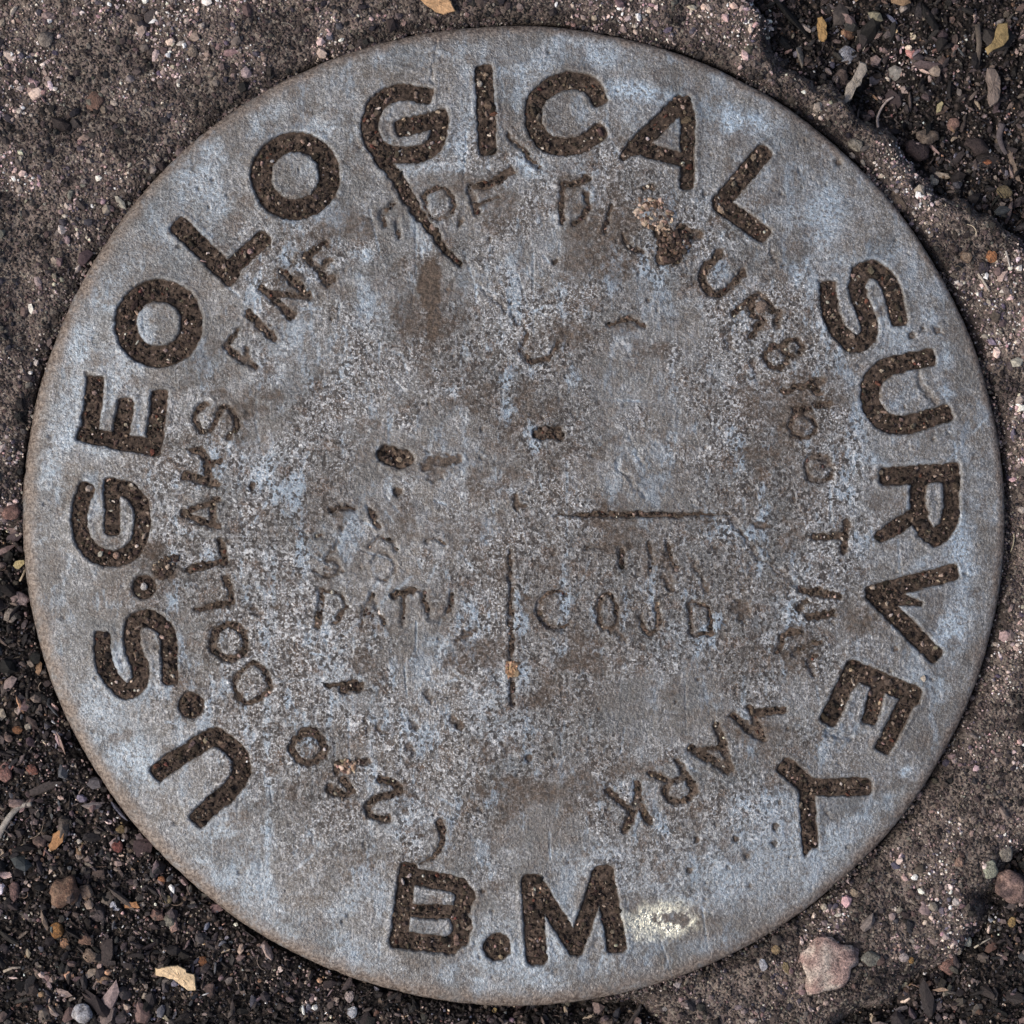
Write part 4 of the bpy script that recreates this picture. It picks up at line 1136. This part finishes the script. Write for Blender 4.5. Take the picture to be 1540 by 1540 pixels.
# upper right soil
chip('amber_chip', 'narrow amber coloured chip standing in the dark soil', [(1236, 18), (1243, 17), (1249, 30), (1249, 48), (1244, 54), (1237, 50), (1234, 34)], 6, (.32, .20, .085), 'chip', (8, 0), None, 10)
chip('bark_sliver', 'long weathered grey wood sliver', cp(1240, 0, 300, [(300, 440), (345, 460), (355, 510), (320, 580), (300, 630), (265, 650), (240, 720), (205, 760), (165, 800), (165, 740), (185, 650), (225, 590), (260, 540)]), 8, (.33, .29, .25), 'wood', (0, 10), None, 22)
chip('leaf_piece', 'yellow brown curled leaf fragment', cp(1240, 0, 300, [(1370, 160), (1440, 150), (1445, 280), (1400, 330), (1330, 360), (1290, 400), (1265, 350), (1330, 290), (1345, 220)]), 5, (.26, .19, .09), 'leaf', (6, 10), None, 16)
chip('bark_piece', 'dull grey brown bark piece below the leaf fragment', cp(1240, 0, 300, [(1290, 500), (1350, 500), (1390, 580), (1390, 680), (1370, 760), (1310, 800), (1290, 740), (1300, 660), (1280, 590)]), 9, (.19, .15, .13), 'bark', (0, 8), None, 12)
stone('pebble', 'blue grey stone beside the amber chip', 1283, 72, 14, 16, 20, (.30, .32, .38), lift=.6, mottled=(.42, .45, .52))
stone('pebble', 'peach and rust stone above the blue grey one', 1284, 38, 12, 12, 0, (.42, .27, .18), lift=.6, mottled=(.12, .06, .045))
stone('pebble', 'dull mauve stone left of the wood sliver', 1272, 108, 11, 17, 20, (.16, .125, .115), lift=.6)
stone('pebble', 'pale pink elongated stone right of the rust stone', 1328, 42, 5, 11, 55, (.44, .33, .3), lift=.7)
stone('pebble', 'tiny pink round grain by the curved fibre', 1319, 162, 6, 7, 0, (.42, .29, .27), lift=.9)
twig('curled_fibre', 'curled pale fibre in the dark soil', [(1325, 186), (1327, 170), (1333, 155), (1341, 144), (1351, 138)], 2.2, 1.5, (.36, .30, .28), 'fibre', 12)
stone('pebble', 'rosy angular stone in the deep soil', 1443, 178, 10, 12, 20, (.30, .19, .16), lift=.7)
stone('pebble', 'orange pebble in the dark soil by the gap', 1494, 236, 9, 7, 0, (.38, .16, .09), lift=.8)
stone('pebble', 'white angular pebble over the concrete lip', 1415, 267, 7.5, 7, 20, (.46, .44, .38), lift=.8)
stone('pebble', 'pale elongated pebble next to the white angular one', 1427, 257, 10, 5, 0, (.40, .37, .33), lift=.8)
stone('pebble', 'light striped stone right of the white angular pebble', 1451, 269, 7, 9, 0, (.40, .36, .31), lift=.7)
stone('clod', 'big dark plum coloured clod under the lip', 1385, 218, 22, 15, 30, (.055, .04, .045), 'clod', 14, .6, None, lumpy=.25)
stone('clod', 'dark smooth clod below the bark piece', 1478, 212, 20, 13, 20, (.065, .05, .05), 'clod', 14, .6, None, lumpy=.2)
stone('clod', 'grey brown crumbly clod in the deep soil', 1404, 198, 18, 13, 0, (.15, .12, .10), 'clod', 12, .6, (.2, .165, .14), lumpy=.3)
twig('leaf_stalk', 'dark bent leaf stalk at the soil hollow', [(1517, 178), (1514, 196), (1519, 212), (1524, 224)], 6, 3, (.10, .085, .09), 'stalk', 10, .5)
stone('pebble', 'olive brown stone in the soil above the concrete lip', 1520, 282, 13, 10, 10, (.20, .165, .10), lift=.7)
twig('straw', 'dark bar shaped stalk beside the leaf fragment', [(1477, 30), (1479, 60), (1476, 92)], 5, 4, (.11, .09, .075), 'stalk', 12, .6)
chip('flake', 'small yellow green sliver in the deep soil', cp(1240, 0, 300, [(935, 745), (960, 760), (940, 820), (908, 835), (905, 790)]), 4, (.36, .31, .18), 'flake', (0, 0), None, 10)
# concrete at right and top
stone('pebble', 'orange red pebble on the concrete beside a dark violet one', 1494, 384, 9, 10, 10, (.42, .20, .10), lift=.7)
stone('pebble', 'dark violet pebble beside the orange red one', 1482, 402, 11, 10, 0, (.075, .065, .08), lift=.6)
stone('pebble', 'cream brown cracked stone near the dark violet pebble', 1456, 384, 12, 10, 60, (.30, .235, .18), lift=.5, mottled=(.16, .11, .08))
twig('straw', 'short straight pale straw below the dark violet pebble', [(1472, 408), (1480, 420), (1491, 437)], 2.0, 1.7, (.46, .40, .34), 'straw', 4)
twig('straw', 'tiny pale straw lying near the orange red pebble', [(1515, 376), (1518, 388), (1521, 401)], 1.7, 1.2, (.46, .42, .38), 'straw', 4)
chip('leaf_piece', 'peach orange leaf scrap on the concrete beyond the second G', [(628, -6), (660, -8), (678, 2), (684, 16), (668, 22), (650, 14), (640, 8)], 4, (.50, .31, .17), 'leaf', (0, 0), None, 5)
stone('pebble', 'light stone embedded by the disk edge beyond the last L', 1288, 216, 13, 10, 20, (.34, .315, .27), lift=.35, mottled=(.22, .205, .17))
stone('pebble', 'flat brown stone tucked against the disk edge near SURVEY', 1352, 300, 20, 11, 50, (.21, .165, .13), lift=.3)
stone('pebble', 'faint reddish stone set in the bare concrete beyond GEOLOGICAL', 141, 150, 13, 18, 20, (.24, .155, .125), lift=.2)
stone('pebble', 'brownish beige stone set in the bare concrete beyond GEOLOGICAL', 288, 76, 10, 9, 0, (.27, .225, .19), lift=.25)
stone('pebble', 'pale grey stone set in the concrete beyond the faint reddish one', 68, 57, 14, 13, 0, (.27, .245, .225), lift=.2)
stone('pebble', 'pink brown stone in the concrete by the edge of the soil', 15, 770, 15, 12, 0, (.27, .165, .145), lift=.3)

# the round stone caught in the R of DISTURBING and the bright bead in the full stop
def on_disk(name, label, px, py, r, colr, rz, zoff):
    ob = stone(name, label, px, py, r, r, 0, colr, 'pebble', rz, 0.0)
    ob.location.z = (float(dome(px, py)) + zoff) * PX
    return ob
on_disk('sand_grain', 'round pinkish grain stuck in the worn R of DISTURBING', 1144, 464, 11, (.27, .215, .18), 5, -5)
on_disk('sand_grain', 'glassy white grain in the full stop after the S', 218, 882, 6, (.62, .62, .62), 5, -5.5)
on_disk('sand_grain', 'ivory splinter beside the E of SURVEY', 1388, 1020, 5, (.72, .66, .56), 4, -1.5)
on_disk('sand_grain', 'white grain at the top of the I', 721, 127, 5, (.62, .57, .5), 5, -5.5)
on_disk('sand_grain', 'pale grain in the bowl of the first G', 176, 836, 6, (.42, .29, .23), 5, -5.5)

def earth_crust(label, cx, cy, rx, ry, deg, n, pal):
    t_ = rng.uniform(0, 2 * math.pi, n); q_ = np.sqrt(rng.random(n)) * (0.75 + .5 * vnoise(np.cos(t_) * 40 + cx, np.sin(t_) * 40, 16, 3))
    a = math.radians(deg)
    u, v_ = q_ * rx * np.cos(t_), q_ * ry * np.sin(t_)
    x_, y_ = cx + u * math.cos(a) - v_ * math.sin(a), cy + u * math.sin(a) + v_ * math.cos(a)
    r_ = np.clip(rng.lognormal(math.log(2.3), .4, n), 1.2, 5.0)
    gv, gf, gc = grain_arrays(x_, y_, dome(x_, y_) + r_ * .15 + 1.2 * (1 - q_), r_, pick(pal, n, .25), .3, .8)
    o_ = np.array([(cx - HALF) * PX, (HALF - cy) * PX, float(dome(cx, cy)) * PX])
    ob = mesh_from('earth_crust', gv - o_, None, gf, M_grain, False, None, {'tint': gc})
    ob.location = o_
    return tag(ob, label, 'earth crust')
TAN = [(.46, .35, .27, 3), (.34, .24, .18, 3), (.20, .135, .10, 2), (.07, .045, .032, 2)]
DRK = [(.05, .034, .026, 4), (.11, .075, .055, 3), (.22, .155, .12, 1), (.36, .28, .22, .5)]
earth_crust('crumbly tan earth crust stuck over the S of DISTURBING', 984, 326, 30, 22, 35, 260, TAN)
earth_crust('dark brown earth crust stuck below the tan crust on the disk', 1010, 368, 26, 26, 40, 200, DRK)
earth_crust('small pale earth crust stuck in the 5 of the 250', 522, 1150, 14, 10, 0, 70, TAN)
earth_crust('dark earth crumbs stuck right of the first G', 250, 852, 22, 13, -40, 90, DRK)
earth_crust('orange tan earth crumbs in the vertical chisel cut', 769, 1002, 9, 13, 0, 45, [(.42, .27, .17, 3), (.26, .16, .10, 2)])

# look-alike gravel, each stone its own thing
KINDS = [('dull brown', (.095, .072, .066), 0), ('warm brown', (.14, .10, .09), 0), ('pinkish tan', (.20, .145, .13), 0), ('bluish grey', (.085, .078, .086), 0), ('light tan', (.25, .20, .165), 0),
         ('very dark brown', (.055, .042, .040), 0), ('rusty brown', (.17, .11, .08), 0), ('plain grey', (.13, .118, .114), 0), ('pale beige', (.32, .27, .24), 0),
         ('blackish', (.030, .024, .023), 1), ('grey brown', (.12, .095, .082), 1), ('straw coloured', (.34, .27, .20), 1), ('reddish', (.13, .075, .058), 1), ('chocolate brown', (.060, .042, .033), 1)]
meshes = []
for i, (kd, c, flake) in enumerate(KINDS):
    bmx = bmesh.new(); bmesh.ops.create_icosphere(bmx, subdivisions=2, radius=1.0)
    co = np.array([v.co[:] for v in bmx.verts]); f = np.array([[v.index for v in p.verts] for p in bmx.faces]); bmx.free()
    for j in range(9):
        nrm = rng.normal(size=3); nrm /= np.linalg.norm(nrm)
        co = co - np.maximum(co @ nrm - rng.uniform(.5, .88), 0)[:, None] * nrm * .97
    co *= np.exp(rng.normal(0, .25, 3)); co *= 1 + rng.normal(0, .05, (len(co), 1))
    if flake:
        co *= np.array([1.75, .62, .34]); co[:, 2] += .18 * np.sin(co[:, 0] * 1.7); co[:, 1] += .2 * np.sin(co[:, 0] * 1.4 + i)
    tint = np.tile(np.array(c), (len(co), 1)) * np.exp(rng.normal(0, .14, (len(co), 1)))
    meshes.append(mesh_from('bark_flake' if flake else 'gravel_stone', co * PX, None, f, M_chip if flake else M_stone, False, None, {'tint': tint}))
placed = 0
taken = [(o_.location.x / PX + HALF, HALF - o_.location.y / PX) for o_ in col.objects if o_.get('category') in ('pebble', 'clod', 'stone', 'chip', 'leaf', 'wood', 'bark')]
while placed < 210:
    px, py = rng.uniform(-70, 1610, 2)
    if rdisk(px, py) < DR + 14: continue
    ms = soil_depth(np.array([px]), np.array([py]))
    if max(float(m[0]) for m in ms) < 12: continue
    if any(abs(px - a) + abs(py - b) < 18 for a, b in taken): continue
    taken.append((px, py))
    i = placed % len(meshes)
    ob = meshes[i] if placed < len(meshes) else meshes[i].copy()
    if placed >= len(meshes): col.objects.link(ob)
    s = float(np.clip(rng.lognormal(math.log(5.1), .26), 4.0, 10))
    ob.scale = (s, s * rng.uniform(.75, 1.1), s * (1.0 if KINDS[i][2] else .8))
    ob.rotation_euler = (rng.uniform(-.4, .4), rng.uniform(-.4, .4), rng.uniform(0, 6.28))
    ob.location = ((px - HALF) * PX, (HALF - py) * PX, (zat(px, py) + s * .30) * PX)
    kind, flake = KINDS[i][0], KINDS[i][2]
    what = 'bark flake' if flake else 'gravel stone'
    where = ('in the deep soil with the amber chip', 'in the soil by the pitted pink stone', 'in the soil with the cream wood chip')[int(np.argmax([float(m[0]) for m in ms]))]
    tag(ob, 'small %s %s %s' % (kind, what, where), 'bark' if flake else 'gravel', 'small %s %ss %s' % (kind, what, where))
    placed += 1
